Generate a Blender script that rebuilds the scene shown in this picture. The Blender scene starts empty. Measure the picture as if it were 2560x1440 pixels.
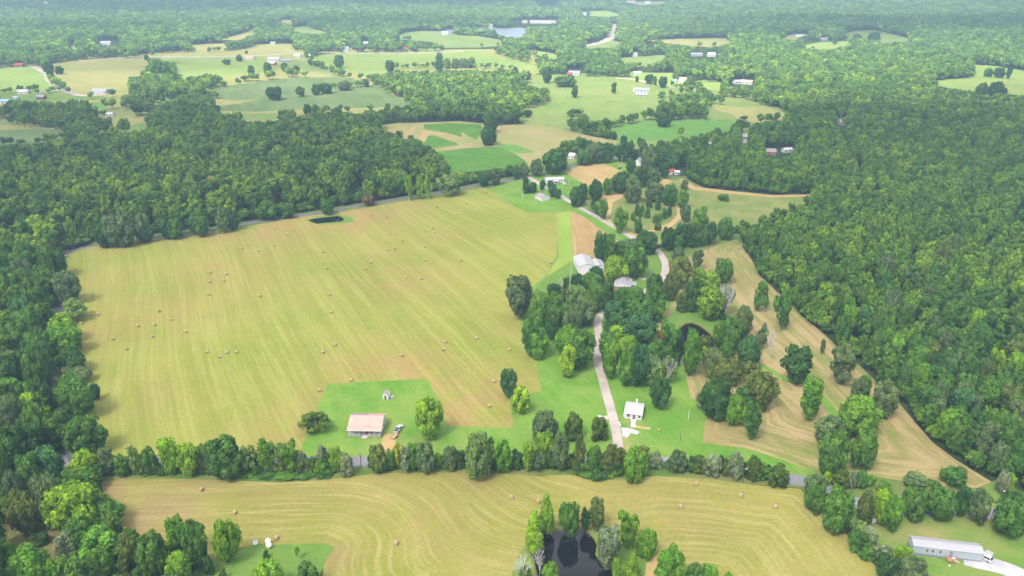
import bpy, bmesh, math, random
import numpy as np
from mathutils import Vector, Matrix
from mathutils.geometry import delaunay_2d_cdt

random.seed(7)
rng = np.random.default_rng(11)
S = bpy.context.scene
COL = S.collection
D2R = math.radians

# ------------------------------------------------------------------ camera
FPX, PITCH, CAMZ = 1980.0, D2R(23.0), 170.0
cam_d = bpy.data.cameras.new('camera')
cam_d.sensor_width = 36.0
cam_d.lens = 36.0 * FPX / 2560.0
cam_d.clip_start, cam_d.clip_end = 1.0, 30000.0
cam = bpy.data.objects.new('camera', cam_d)
COL.objects.link(cam)
cam.location = (0, 0, CAMZ)
cam.rotation_euler = (math.pi / 2 - PITCH, 0, 0)
S.camera = cam

# ------------------------------------------------------------------ light
SUN_EL, SUN_AZ = 56.0, 215.0            # azimuth clockwise from +Y: the sun stands behind the camera, to its left
world = bpy.data.worlds.new("World"); S.world = world; world.use_nodes = True
wn = world.node_tree.nodes; wl = world.node_tree.links
sky = wn.new('ShaderNodeTexSky'); sky.sky_type = 'NISHITA'; sky.sun_disc = False
sky.sun_elevation = D2R(SUN_EL); sky.sun_rotation = D2R(SUN_AZ)
sky.air_density = .8; sky.dust_density = 5.0; sky.ozone_density = 1.0
wl.new(sky.outputs[0], wn['Background'].inputs['Color'])
wn['Background'].inputs['Strength'].default_value = 0.135
sun_d = bpy.data.lights.new('sun', 'SUN'); sun_d.energy = 3.1; sun_d.angle = D2R(12.0)
sun_d.color = (1.0, 0.95, 0.87)
sun = bpy.data.objects.new('sun', sun_d); COL.objects.link(sun)
sv = Vector((math.sin(D2R(SUN_AZ)) * math.cos(D2R(SUN_EL)), math.cos(D2R(SUN_AZ)) * math.cos(D2R(SUN_EL)), math.sin(D2R(SUN_EL))))
sun.rotation_euler = sv.to_track_quat('Z', 'Y').to_euler()
sun.location = sv * 300

S.view_settings.view_transform = 'Standard'
S.view_settings.look = 'None'
S.view_settings.exposure = 1.12
S.view_settings.gamma = 1.0
S.view_settings.use_curve_mapping = False
S.render.engine = 'CYCLES'
S.cycles.use_denoising = True
S.cycles.max_bounces = 5
S.cycles.diffuse_bounces = 2
S.cycles.glossy_bounces = 2
S.cycles.transmission_bounces = 2
S.cycles.transparent_max_bounces = 6
S.cycles.volume_bounces = 0
S.cycles.sample_clamp_indirect = 6.0

# ------------------------------------------------------------------ projection and terrain
CT, ST = math.cos(PITCH), math.sin(PITCH)

def sstep(a, b, x):
    t = np.clip((x - a) / (b - a), 0, 1)
    return t * t * (3 - 2 * t)

def hgt(x, y):
    x = np.asarray(x, float); y = np.asarray(y, float)
    near = 0.9 * np.sin(x / 61 + 1.3) * np.cos(y / 77 + .4) + 0.5 * np.sin(x / 33 - y / 41)
    far = (np.sin(x / 170 + y / 260 + .5) + np.sin(x / 310 - y / 190 + 2.1) * .9 + np.sin(y / 230 + x / 900) * .8)
    hill = (np.sin(x / 420 + y / 700) + np.sin(y / 520 - x / 830 + 1.0))
    a = 2.6 * sstep(650, 1700, y)
    b = 14 * sstep(3300, 6500, y)
    return near * (1 - .5 * sstep(900, 2000, y)) + a * far + b * (hill + 1.2)

def proj(x, y, z):
    dz = np.asarray(z, float) - CAMZ
    zc = y * CT - dz * ST
    yc = y * ST + dz * CT
    return 1280 + FPX * np.asarray(x, float) / zc, 720 - FPX * yc / zc, zc

TS = np.concatenate([[60.], np.geomspace(90, 16000, 500)])
def unproj(px, py, zoff=0.0):
    """points on the terrain (raised by zoff) seen at photo pixels px, py"""
    px = np.atleast_1d(np.asarray(px, float)); py = np.atleast_1d(np.asarray(py, float))
    zoff = np.broadcast_to(np.asarray(zoff, float), px.shape)
    a = (px - 1280) / FPX; b = -(py - 720) / FPX
    dx, dy, dz = a, CT + b * ST, -ST + b * CT
    def below(t):
        return CAMZ + dz[:, None] * t - hgt(dx[:, None] * t, dy[:, None] * t) - zoff[:, None]
    t = np.broadcast_to(TS, (len(px), len(TS)))
    f = below(t) < 0
    k = np.where(f.any(1), f.argmax(1), len(TS) - 1); k = np.maximum(k, 1)
    lo, hi = TS[k - 1].copy(), TS[k].copy()
    for _ in range(22):
        m = .5 * (lo + hi)
        s = below(m[:, None])[:, 0] < 0
        hi = np.where(s, m, hi); lo = np.where(s, lo, m)
    return dx * hi, dy * hi

def ground(px, py):
    x, y = unproj(px, py)
    return float(x[0]), float(y[0])

def inpoly(x, y, P):
    x = np.asarray(x); y = np.asarray(y)
    r = np.zeros(x.shape, bool)
    n = len(P)
    for i in range(n):
        x1, y1 = P[i]; x2, y2 = P[(i + 1) % n]
        if y1 == y2: continue
        c = ((y1 > y) != (y2 > y)) & (x < (x2 - x1) * (y - y1) / (y2 - y1) + x1)
        r ^= c
    return r

def segdist(x, y, pts, closed=False):
    d = np.full(np.shape(x), 1e9)
    m = len(pts)
    for i in range(m if closed else m - 1):
        ax, ay = pts[i]; bx, by = pts[(i + 1) % m]
        ux, uy = bx - ax, by - ay; L = ux * ux + uy * uy + 1e-9
        t = np.clip(((x - ax) * ux + (y - ay) * uy) / L, 0, 1)
        d = np.minimum(d, np.hypot(x - ax - t * ux, y - ay - t * uy))
    return d

# ------------------------------------------------------------------ materials
def nodes_of(name):
    m = bpy.data.materials.new(name); m.use_nodes = True
    nt = m.node_tree; nt.nodes.clear()
    out = nt.nodes.new('ShaderNodeOutputMaterial')
    return m, nt, out

def N(nt, t, **kw):
    n = nt.nodes.new(t)
    for k, v in kw.items():
        if k.startswith('i_'):
            key = k[2:]
            key = int(key) if key.isdigit() else key.replace('_', ' ')
            n.inputs[key].default_value = v
        else:
            setattr(n, k, v)
    return n

def mixc(nt, fac, a, b, mode='MIX'):
    n = nt.nodes.new('ShaderNodeMix'); n.data_type = 'RGBA'; n.blend_type = mode
    n.clamp_factor = True
    for i, v in ((0, fac), (6, a), (7, b)):
        if hasattr(v, 'links'): nt.links.new(v, n.inputs[i])
        elif i == 0: n.inputs[0].default_value = v
        else: n.inputs[i].default_value = (*v[:3], 1)
    return n.outputs[2]

def math_(nt, op, a, b=None, c=None, clamp=False):
    n = nt.nodes.new('ShaderNodeMath'); n.operation = op; n.use_clamp = clamp
    for i, v in enumerate((a, b, c)):
        if v is None: continue
        if hasattr(v, 'links'): nt.links.new(v, n.inputs[i])
        else: n.inputs[i].default_value = v
    return n.outputs[0]

def ramp(nt, fac, lo, hi):
    n = nt.nodes.new('ShaderNodeMapRange'); n.clamp = True; n.interpolation_type = 'SMOOTHSTEP'
    nt.links.new(fac, n.inputs[0]); n.inputs[1].default_value = lo; n.inputs[2].default_value = hi
    return n.outputs[0]

def noise(nt, vec, scale, detail=3.0, rough=.55):
    n = nt.nodes.new('ShaderNodeTexNoise'); n.inputs['Scale'].default_value = scale
    n.inputs['Detail'].default_value = detail; n.inputs['Roughness'].default_value = rough
    if vec is not None: nt.links.new(vec, n.inputs['Vector'])
    return n.outputs[0]

def solid(name, col, rough=.6, metal=0.0, spec=.3, vary=.12, scale=1.5):
    m, nt, out = nodes_of(name)
    p = N(nt, 'ShaderNodeBsdfPrincipled', i_Roughness=rough, i_Metallic=metal)
    p.inputs['Specular IOR Level'].default_value = spec
    if vary > 0:
        g = N(nt, 'ShaderNodeNewGeometry')
        n = noise(nt, g.outputs['Position'], scale, 4)
        c = mixc(nt, ramp(nt, n, .3, .7), [v * (1 - vary) for v in col], [min(1, v * (1 + vary)) for v in col])
        nt.links.new(c, p.inputs['Base Color'])
    else:
        p.inputs['Base Color'].default_value = (*col, 1)
    nt.links.new(p.outputs[0], out.inputs[0])
    return m

def field_mat(name, a, b, c=None, stripe=0.0, ku=.4, tan=None, patch=1 / 45., fine=.9, contrast=(.4, .62), rough2=.16, wob=2.0, along=.016, coarse=.25):
    """grass and hay: patches of a and b, rows of c along the mown rows (attribute 'row'), dry places ('dry')"""
    m, nt, out = nodes_of(name)
    g = N(nt, 'ShaderNodeNewGeometry'); P = g.outputs['Position']
    n1 = noise(nt, P, patch, 5, .6)
    col = mixc(nt, ramp(nt, n1, .36, .64), a, b)
    if tan is not None:
        at = N(nt, 'ShaderNodeAttribute', attribute_name='dry')
        n3 = noise(nt, P, 1 / 14., 4, .6)
        f = math_(nt, 'MULTIPLY', at.outputs['Fac'], ramp(nt, n3, .25, .6), clamp=True)
        col = mixc(nt, f, col, tan)
    if stripe > 0:
        at = N(nt, 'ShaderNodeAttribute', attribute_name='row')
        sp = N(nt, 'ShaderNodeSeparateXYZ'); nt.links.new(P, sp.inputs[0])
        def rowvec(k, k2, w):
            cb = N(nt, 'ShaderNodeCombineXYZ')
            wob = math_(nt, 'MULTIPLY_ADD', noise(nt, P, 1 / 30., 2), w, at.outputs['Fac'])
            nt.links.new(math_(nt, 'MULTIPLY', wob, k), cb.inputs[0])
            nt.links.new(math_(nt, 'MULTIPLY', sp.outputs[0], k2), cb.inputs[1])
            nt.links.new(math_(nt, 'MULTIPLY', sp.outputs[1], k2), cb.inputs[2])
            return cb.outputs[0]
        s1 = noise(nt, rowvec(ku, along, wob), 1.0, 4, .65)
        s2 = noise(nt, rowvec(ku * .22, along * .5, wob), 1.0, 2, .5)
        f = ramp(nt, s1, *contrast)
        f = math_(nt, 'MULTIPLY', f, stripe)
        col = mixc(nt, f, col, c)
        dk = ramp(nt, s2, .35, .7)
        col = mixc(nt, math_(nt, 'MULTIPLY', dk, coarse), col, [v * .72 for v in a])
    n2 = noise(nt, P, fine, 5, .7)
    k = N(nt, 'ShaderNodeMapRange'); nt.links.new(n2, k.inputs[0])
    k.inputs[1].default_value = .25; k.inputs[2].default_value = .75
    k.inputs[3].default_value = 1 - rough2; k.inputs[4].default_value = 1 + rough2
    cmb = N(nt, 'ShaderNodeCombineXYZ')
    for i in range(3): nt.links.new(k.outputs[0], cmb.inputs[i])
    col = mixc(nt, 1.0, col, cmb.outputs[0], 'MULTIPLY')
    d = N(nt, 'ShaderNodeBsdfDiffuse'); nt.links.new(col, d.inputs[0])
    bp = N(nt, 'ShaderNodeBump'); bp.inputs['Strength'].default_value = .5; bp.inputs['Distance'].default_value = .25
    nt.links.new(n2, bp.inputs['Height']); nt.links.new(bp.outputs[0], d.inputs['Normal'])
    nt.links.new(d.outputs[0], out.inputs[0])
    return m

def water_mat(name, col, rough=.04, spec=.5):
    m, nt, out = nodes_of(name)
    p = N(nt, 'ShaderNodeBsdfPrincipled', i_Roughness=rough)
    p.inputs['Base Color'].default_value = (*col, 1)
    p.inputs['IOR'].default_value = 1.33
    p.inputs['Specular IOR Level'].default_value = spec
    g = N(nt, 'ShaderNodeNewGeometry')
    bp = N(nt, 'ShaderNodeBump'); bp.inputs['Strength'].default_value = .04; bp.inputs['Distance'].default_value = .05
    nt.links.new(noise(nt, g.outputs['Position'], 1.2, 3), bp.inputs['Height'])
    nt.links.new(bp.outputs[0], p.inputs['Normal'])
    nt.links.new(p.outputs[0], out.inputs[0])
    return m

def foliage_mat():
    m, nt, out = nodes_of('foliage')
    oi = N(nt, 'ShaderNodeObjectInfo')
    cr = N(nt, 'ShaderNodeValToRGB'); e = cr.color_ramp.elements
    e[0].position = 0; e[0].color = (.62, .70, .70, 1)
    e[1].position = 1; e[1].color = (1.9, 1.55, .75, 1)
    for p_, c_ in ((.3, (.82, .88, .88)), (.55, (1, 1, .9)), (.78, (1.25, 1.15, .9)), (.92, (1.45, 1.3, .8))):
        x = e.new(p_); x.color = (*c_, 1)
    nt.links.new(oi.outputs['Random'], cr.inputs[0])
    n = noise(nt, oi.outputs['Location'], 1 / 90., 2)
    st = mixc(nt, ramp(nt, n, .35, .65), (.82, .88, .95), (1.15, 1.1, .92))
    v = mixc(nt, 1.0, cr.outputs[0], st, 'MULTIPLY')
    v = mixc(nt, oi.outputs['Alpha'], (1, 1, 1), v)
    c = mixc(nt, 1.0, oi.outputs['Color'], v, 'MULTIPLY')
    ge = N(nt, 'ShaderNodeNewGeometry')
    nn = noise(nt, ge.outputs['Position'], .28, 3)
    c = mixc(nt, ramp(nt, nn, .3, .7), mixc(nt, 1.0, c, (.80, .86, .92), 'MULTIPLY'), mixc(nt, 1.0, c, (1.24, 1.12, .95), 'MULTIPLY'))
    at = N(nt, 'ShaderNodeAttribute', attribute_name='lv')
    cmb = N(nt, 'ShaderNodeCombineXYZ')
    for i in range(3): nt.links.new(at.outputs['Fac'], cmb.inputs[i])
    c = mixc(nt, 1.0, c, cmb.outputs[0], 'MULTIPLY')
    d = N(nt, 'ShaderNodeBsdfDiffuse'); t = N(nt, 'ShaderNodeBsdfTranslucent')
    nt.links.new(c, d.inputs[0])
    nt.links.new(mixc(nt, 1.0, c, (1.3, 1.25, .5), 'MULTIPLY'), t.inputs[0])
    mx = N(nt, 'ShaderNodeMixShader'); mx.inputs[0].default_value = .34
    nt.links.new(d.outputs[0], mx.inputs[1]); nt.links.new(t.outputs[0], mx.inputs[2])
    nt.links.new(mx.outputs[0], out.inputs[0])
    return m

M = {}
M['forest_floor'] = field_mat('forest_floor', (.03, .055, .018), (.05, .075, .025), patch=1 / 60., fine=.15, rough2=.3)
M['verge'] = field_mat('verge', (.085, .16, .03), (.17, .18, .06), patch=1 / 25.)
M['hay'] = field_mat('hay', (.20, .24, .036), (.262, .262, .055), c=(.345, .345, .11), stripe=.42, ku=.72, tan=(.31, .20, .085), patch=1 / 60., contrast=(.42, .66), coarse=.30)
M['hay_near'] = field_mat('hay_near', (.205, .22, .038), (.27, .245, .065), c=(.385, .335, .145), stripe=.50, ku=.85, tan=(.26, .185, .085), patch=1 / 40., contrast=(.46, .68), wob=2.5, along=.03, coarse=.22)
M['pasture_dry'] = field_mat('pasture_dry', (.15, .20, .042), (.235, .215, .068), c=(.375, .285, .14), stripe=.85, ku=.34, tan=(.30, .21, .10), patch=1 / 28., contrast=(.43, .60), wob=3.0, along=.03, coarse=.3)
M['tan'] = field_mat('tan', (.37, .27, .10), (.42, .295, .13), c=(.48, .36, .17), stripe=.4, ku=.45, patch=1 / 30.)
M['tan_brown'] = field_mat('tan_brown', (.31, .215, .085), (.385, .255, .115), c=(.44, .32, .15), stripe=.45, ku=.45, patch=1 / 30.)
M['lawn'] = field_mat('lawn', (.08, .225, .018), (.155, .27, .038), c=(.175, .30, .05), stripe=.35, ku=.5, tan=(.27, .27, .10), patch=1 / 28.)
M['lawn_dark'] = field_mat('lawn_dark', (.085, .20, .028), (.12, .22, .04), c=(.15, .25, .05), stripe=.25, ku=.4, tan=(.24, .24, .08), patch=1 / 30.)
M['yard'] = field_mat('yard', (.115, .22, .035), (.19, .235, .06), tan=(.34, .24, .125), patch=1 / 18.)
M['rough'] = field_mat('rough', (.115, .19, .04), (.20, .215, .065), tan=(.36, .27, .13), patch=1 / 16., fine=.45, rough2=.24)
M['strip_green'] = field_mat('strip_green', (.20, .30, .045), (.24, .33, .06), c=(.28, .36, .07), stripe=.3, ku=.3)
M['pasture'] = field_mat('pasture', (.13, .245, .046), (.195, .275, .068), tan=(.26, .235, .10), patch=1 / 55., fine=.12, rough2=.2)
M['pasture_bright'] = field_mat('pasture_bright', (.085, .235, .035), (.12, .255, .045), tan=(.17, .27, .07), patch=1 / 40., fine=.12, rough2=.2)
M['meadow'] = field_mat('meadow', (.25, .285, .075), (.31, .305, .10), tan=(.31, .26, .11), patch=1 / 70., fine=.1, rough2=.2)
M['meadow_green'] = field_mat('meadow_green', (.19, .31, .06), (.25, .335, .08), tan=(.26, .28, .09), patch=1 / 70., fine=.1, rough2=.2)
M['crop'] = field_mat('crop', (.105, .175, .055), (.145, .20, .075), c=(.19, .235, .10), stripe=.5, ku=.12, patch=1 / 70., fine=.15, rough2=.2)
M['crop_green'] = field_mat('crop_green', (.07, .175, .025), (.09, .21, .03), c=(.15, .25, .05), stripe=.4, ku=.3, patch=1 / 25., fine=.3, rough2=.3)
M['mottled'] = field_mat('mottled', (.20, .255, .065), (.31, .27, .12), tan=(.36, .28, .13), patch=1 / 40., fine=.3)
M['weeds'] = field_mat('weeds', (.19, .15, .07), (.15, .16, .045), patch=1 / 10., fine=.5, rough2=.3)
M['pond_bank'] = field_mat('pond_bank', (.17, .085, .03), (.10, .05, .02), patch=1 / 6.)
M['gravel'] = field_mat('gravel', (.42, .365, .31), (.48, .42, .37), c=(.30, .26, .225), stripe=.6, ku=1.1, patch=1 / 14., fine=1.6, contrast=(.45, .6))
M['white_gravel'] = field_mat('white_gravel', (.36, .36, .375), (.46, .46, .465), patch=1 / 6., fine=2.)
M['asphalt'] = field_mat('asphalt', (.20, .20, .215), (.26, .255, .27), patch=1 / 20., fine=1.5, rough2=.08)
M['lane'] = field_mat('lane', (.115, .115, .125), (.16, .155, .165), patch=1 / 20., fine=1.5, rough2=.08)
M['concrete'] = field_mat('concrete', (.50, .45, .44), (.55, .50, .48), patch=1 / 8.)
M['pond'] = water_mat('pond', (.008, .008, .010))
M['lake'] = water_mat('lake', (.30, .33, .36), rough=.25)
M['leaf'] = foliage_mat()
M['bark'] = solid('bark', (.16, .13, .105), .9, vary=.3, scale=3)
M['bark_pale'] = solid('bark_pale', (.50, .47, .43), .85, vary=.2, scale=2)
M['dead_wood'] = solid('dead_wood', (.52, .50, .47), .9, vary=.2, scale=2)
M['white_wall'] = solid('white_wall', (.62, .62, .62), .6, vary=.05)
M['white_roof'] = solid('white_roof', (.52, .52, .53), .4, vary=.04)
M['pink_roof'] = solid('pink_roof', (.53, .325, .275), .5, vary=.07, scale=.5)
M['mauve_roof'] = solid('mauve_roof', (.33, .235, .255), .6, vary=.08)
M['grey_roof'] = solid('grey_roof', (.30, .30, .32), .7, vary=.14, scale=3)
M['brown_roof'] = solid('brown_roof', (.31, .265, .26), .8, vary=.14, scale=3)
M['barn_roof'] = solid('barn_roof', (.40, .395, .39), .45, vary=.06)
M['pale_roof'] = solid('pale_roof', (.34, .34, .355), .45, vary=.06)
M['blue_grey_wall'] = solid('blue_grey_wall', (.36, .41, .46), .6, vary=.05)
M['skirt'] = solid('skirt', (.22, .22, .29), .7, vary=.08)
M['brick'] = solid('brick', (.36, .15, .10), .8, vary=.2, scale=4)
M['red_paint'] = solid('red_paint', (.40, .06, .06), .6, vary=.1)
M['tan_roof'] = solid('tan_roof', (.55, .36, .26), .6, vary=.1)
M['teal_roof'] = solid('teal_roof', (.35, .58, .56), .5, vary=.08)
M['blue_roof'] = solid('blue_roof', (.30, .50, .70), .5, vary=.08)
M['brown_wall'] = solid('brown_wall', (.17, .11, .09), .8, vary=.15)
M['glass'] = solid('glass', (.03, .04, .05), .08, spec=.6, vary=0)
M['grey_wood'] = solid('grey_wood', (.40, .385, .37), .85, vary=.2, scale=3)
M['cedar_wood'] = solid('cedar_wood', (.40, .22, .12), .8, vary=.25, scale=3)
M['pole_wood'] = solid('pole_wood', (.12, .095, .075), .9, vary=.2)
M['pole_orange'] = solid('pole_orange', (.36, .17, .075), .9, vary=.2)
M['pole_pale'] = solid('pole_pale', (.62, .62, .60), .7, vary=.1)
M['wire'] = solid('wire', (.22, .23, .24), .5, vary=0)
M['straw'] = solid('straw', (.40, .275, .165), .95, vary=.22, scale=4)
M['straw_dark'] = solid('straw_dark', (.27, .18, .11), .95, vary=.25, scale=4)
M['silver_paint'] = solid('silver_paint', (.62, .60, .61), .3, metal=.2, spec=.5, vary=0)
M['white_paint'] = solid('white_paint', (.62, .62, .62), .35, spec=.5, vary=0)
M['black_rubber'] = solid('black_rubber', (.02, .02, .02), .8, vary=0)
M['chrome'] = solid('chrome', (.55, .55, .56), .25, metal=.8, vary=0)
M['red_lamp'] = solid('red_lamp', (.45, .03, .03), .3, vary=0)
M['clear_lamp'] = solid('clear_lamp', (.75, .76, .78), .2, vary=0)
M['porch_dark'] = solid('porch_dark', (.09, .08, .09), .8, vary=.2)
M['door_red'] = solid('door_red', (.17, .07, .06), .6, vary=.1)
M['light_blue'] = solid('light_blue', (.55, .68, .75), .5, vary=.05)
M['galv'] = solid('galv', (.42, .42, .43), .5, metal=.3, vary=.1)
M['orange_clay'] = solid('orange_clay', (.55, .30, .17), .8, vary=.1)
M['stone'] = solid('stone', (.45, .42, .40), .9, vary=.2)
M['cloud'] = None

# ------------------------------------------------------------------ objects
def tag(o, label=None, cat=None, group=None, kind=None):
    if label: o['label'] = label
    if cat: o['category'] = cat
    if group: o['group'] = group
    if kind: o['kind'] = kind
    return o

def empty(name, loc=(0, 0, 0), rz=0.0, label=None, cat=None, group=None):
    o = bpy.data.objects.new(name, None); COL.objects.link(o)
    o.location = loc; o.rotation_euler = (0, 0, rz); o.empty_display_size = .5
    return tag(o, label, cat, group)

class MB:
    """collects simple solids, then links them as one mesh object"""
    def __init__(self): self.v = []; self.f = []; self.mi = []
    def add(self, v, f, mi=0):
        k = len(self.v); self.v += [tuple(p) for p in v]
        self.f += [tuple(i + k for i in q) for q in f]; self.mi += [mi] * len(f)
        return self
    def box(self, x0, x1, y0, y1, z0, z1, mi=0):
        v = [(x0, y0, z0), (x1, y0, z0), (x1, y1, z0), (x0, y1, z0), (x0, y0, z1), (x1, y0, z1), (x1, y1, z1), (x0, y1, z1)]
        return self.add(v, [(3, 2, 1, 0), (4, 5, 6, 7), (0, 1, 5, 4), (1, 2, 6, 5), (2, 3, 7, 6), (3, 0, 4, 7)], mi)
    def prism(self, prof, y0, y1, mi=0, inset=0.0):
        """profile in x,z extruded along y"""
        n = len(prof)
        cx = sum(p[0] for p in prof) / n; cz = sum(p[1] for p in prof) / n
        a = [(p[0], y0, p[1]) for p in prof]; b = [(p[0], y1, p[1]) for p in prof]
        f = [tuple(range(n)), tuple(range(2 * n - 1, n - 1, -1))]
        f += [(i, i + n, (i + 1) % n + n, (i + 1) % n) for i in range(n)]
        return self.add(a + b, f, mi)
    def tube(self, p, q, r0, r1, n=8, mi=0, cap=True):
        p = Vector(p); q = Vector(q); d = (q - p)
        if d.length < 1e-6: return self
        d.normalize(); u = d.orthogonal().normalized(); w = d.cross(u)
        v = []
        for c, r in ((p, r0), (q, r1)):
            for i in range(n):
                t = 2 * math.pi * i / n
                v.append(c + u * (r * math.cos(t)) + w * (r * math.sin(t)))
        f = [(i, (i + 1) % n, (i + 1) % n + n, i + n) for i in range(n)]
        if cap: f += [tuple(range(n - 1, -1, -1)), tuple(range(n, 2 * n))]
        return self.add(v, f, mi)
    def mesh(self, name, mats, smooth=False):
        me = bpy.data.meshes.new(name); me.from_pydata(self.v, [], self.f)
        for m in (mats if isinstance(mats, (list, tuple)) else [mats]): me.materials.append(m)
        me.polygons.foreach_set('material_index', self.mi)
        if smooth: me.polygons.foreach_set('use_smooth', [True] * len(self.f))
        me.update(); return me
    def build(self, name, mats, parent=None, smooth=False, loc=None, rot=None):
        o = bpy.data.objects.new(name, self.mesh(name, mats, smooth)); COL.objects.link(o)
        if parent: o.parent = parent
        if loc: o.location = loc
        if rot: o.rotation_euler = rot
        return o

def copy_tree(o, parent=None):
    c = o.copy(); COL.objects.link(c); c.parent = parent
    for ch in list(o.children): copy_tree(ch, c)
    return c

# ------------------------------------------------------------------ the lie of the land: outlines as seen in the photograph, laid out on the terrain
def road(pts, w, w2=None):
    """a strip of w metres (narrowing to w2) along photo points, as a world outline"""
    x, y = unproj([p[0] for p in pts], [p[1] for p in pts])
    P = np.stack([x, y], 1)
    Q = []
    for i in range(len(P) - 1):
        n = 4
        for k in range(n):
            t = k / n
            p0 = P[max(i - 1, 0)]; p1 = P[i]; p2 = P[i + 1]; p3 = P[min(i + 2, len(P) - 1)]
            Q.append(.5 * ((2 * p1) + (p2 - p0) * t + (2 * p0 - 5 * p1 + 4 * p2 - p3) * t * t + (3 * p1 - p0 - 3 * p2 + p3) * t ** 3))
    Q.append(P[-1]); Q = np.array(Q)
    T = np.gradient(Q, axis=0); T /= np.linalg.norm(T, axis=1)[:, None] + 1e-9
    Nn = np.stack([-T[:, 1], T[:, 0]], 1)
    ws = np.linspace(w, w2 if w2 else w, len(Q))[:, None] / 2
    return {'world': [tuple(p) for p in np.concatenate([Q + Nn * ws, (Q - Nn * ws)[::-1]])], 'mid': Q}

MAIN_HAY = [(150, 630), (225, 616), (300, 604), (450, 588), (580, 571), (640, 562), (760, 541), (900, 522), (1050, 496), (1200, 471), (1226, 471), (1258, 500), (1318, 531), (1400, 531), (1396, 560), (1392, 640), (1366, 688), (1332, 718), (1310, 780), (1312, 860), (1350, 890), (1362, 984), (1316, 996), (1296, 1016), (1292, 1080), (1105, 1076), (1098, 1034), (1060, 960), (828, 972), (815, 990), (760, 1124), (600, 1136), (400, 1138), (250, 1146), (190, 1146), (170, 1060), (160, 900), (150, 760)]
NEAR_HAY = [(252, 1205), (300, 1198), (420, 1196), (600, 1202), (700, 1206), (800, 1200), (950, 1183), (1100, 1181), (1250, 1183), (1300, 1187), (1350, 1190), (1420, 1186), (1470, 1194), (1500, 1202), (1560, 1198), (1640, 1190), (1760, 1196), (1880, 1212), (2000, 1222), (2040, 1262), (2080, 1300), (2130, 1350), (2210, 1440), (2300, 1560), (2420, 1750), (800, 1750), (806, 1440), (812, 1395), (834, 1372), (815, 1362), (690, 1366), (640, 1362), (596, 1372), (540, 1410), (420, 1400), (330, 1352), (290, 1300), (262, 1250)]
LAWN_C = [(590, 1378), (640, 1359), (690, 1361), (817, 1358), (838, 1370), (816, 1398), (800, 1440), (790, 1750), (440, 1750), (478, 1440), (505, 1400), (560, 1400)]
POND_NEAR = [(1345, 1337), (1375, 1329), (1402, 1325), (1428, 1324), (1452, 1323), (1470, 1330), (1484, 1346), (1492, 1362), (1488, 1386), (1500, 1404), (1530, 1424), (1548, 1445), (1560, 1490), (1520, 1530), (1440, 1540), (1370, 1500), (1345, 1440), (1335, 1400), (1328, 1380), (1330, 1355)]
DRY_PASTURE = [(1700, 640), (1730, 640), (1800, 610), (1840, 598), (1868, 630), (1900, 690), (1950, 735), (2005, 790), (2060, 835), (2100, 872), (2150, 915), (2200, 962), (2250, 1010), (2290, 1058), (2330, 1105), (2390, 1150), (2480, 1205), (2440, 1222), (2300, 1215), (2180, 1192), (2060, 1192), (1960, 1150), (1860, 1120), (1757, 1108), (1765, 1036), (1790, 1026), (1760, 1012), (1724, 992), (1714, 932), (1690, 890), (1660, 860), (1640, 800), (1680, 760), (1700, 700)]
LAWN_A = [(820, 959), (1067, 947), (1110, 1031), (1115, 1064), (1284, 1069), (1277, 1011), (1311, 986), (1353, 977), (1341, 893), (1312, 862), (1300, 800), (1330, 718), (1366, 690), (1440, 660), (1480, 700), (1560, 690), (1640, 640), (1668, 680), (1650, 740), (1690, 790), (1650, 860), (1720, 880), (1740, 934), (1745, 990), (1775, 1010), (1800, 1028), (1790, 1045), (1780, 1090), (1860, 1104), (1960, 1136), (2060, 1178), (2060, 1204), (1990, 1198), (1880, 1176), (1760, 1158), (1650, 1146), (1400, 1148), (900, 1144), (745, 1142)]

F = []   # name, material, outline, rows, spacing of extra ground points
def fld(name, mat, poly, rows=None, sp=0, kind='px'): F.append((name, mat, poly, rows, sp, kind))

# far fields, on open grassland
fld('grassland', 'pasture', [(1270, 188), (1600, 180), (1780, 196), (2000, 292), (1850, 348), (1600, 372), (1440, 378), (1300, 305), (1290, 280)])
fld('grassland', 'meadow', [(-60, 158), (300, 138), (640, 112), (1000, 124), (1340, 122), (1350, 182), (1060, 270), (640, 306), (300, 330), (-60, 376)])
fld('meadow', 'meadow_green', [(-60, 176), (60, 165), (96, 174), (118, 192), (132, 206), (160, 226), (100, 236), (0, 250), (-60, 255)])
fld('meadow', 'yard', [(-40, 238), (60, 229), (165, 229), (240, 236), (300, 246), (150, 252), (0, 252)])
fld('meadow', 'meadow', [(118, 160), (160, 155), (220, 148), (290, 144), (378, 149), (372, 160), (345, 190), (312, 194), (328, 212), (325, 234), (300, 242), (200, 239), (165, 231), (134, 206), (128, 188), (120, 172)])
fld('meadow', 'meadow_green', [(378, 144), (450, 141), (560, 142), (640, 138), (700, 141), (742, 160), (700, 166), (640, 182), (590, 188), (560, 194), (530, 185), (480, 190), (456, 206), (447, 194), (432, 190), (430, 165), (418, 154)])
fld('meadow', 'meadow', [(632, 112), (700, 109), (742, 110), (735, 124), (770, 130), (760, 144), (720, 140), (640, 141)])
fld('meadow', 'pasture', [(742, 150), (800, 168), (835, 180), (840, 188), (800, 182), (760, 176), (720, 166), (690, 175), (642, 183), (650, 172), (700, 160)])
fld('meadow', 'meadow_green', [(740, 148), (790, 140), (830, 133), (960, 134), (1100, 128), (1200, 125), (1285, 149), (1347, 166), (1345, 178), (1280, 174), (1180, 170), (1090, 172), (990, 173), (985, 179), (920, 187), (905, 191), (900, 181), (840, 170), (790, 156)])
fld('meadow', 'meadow', [(985, 172), (1090, 170), (1180, 168), (1340, 174), (1340, 179), (1180, 174), (1000, 178)])
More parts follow.
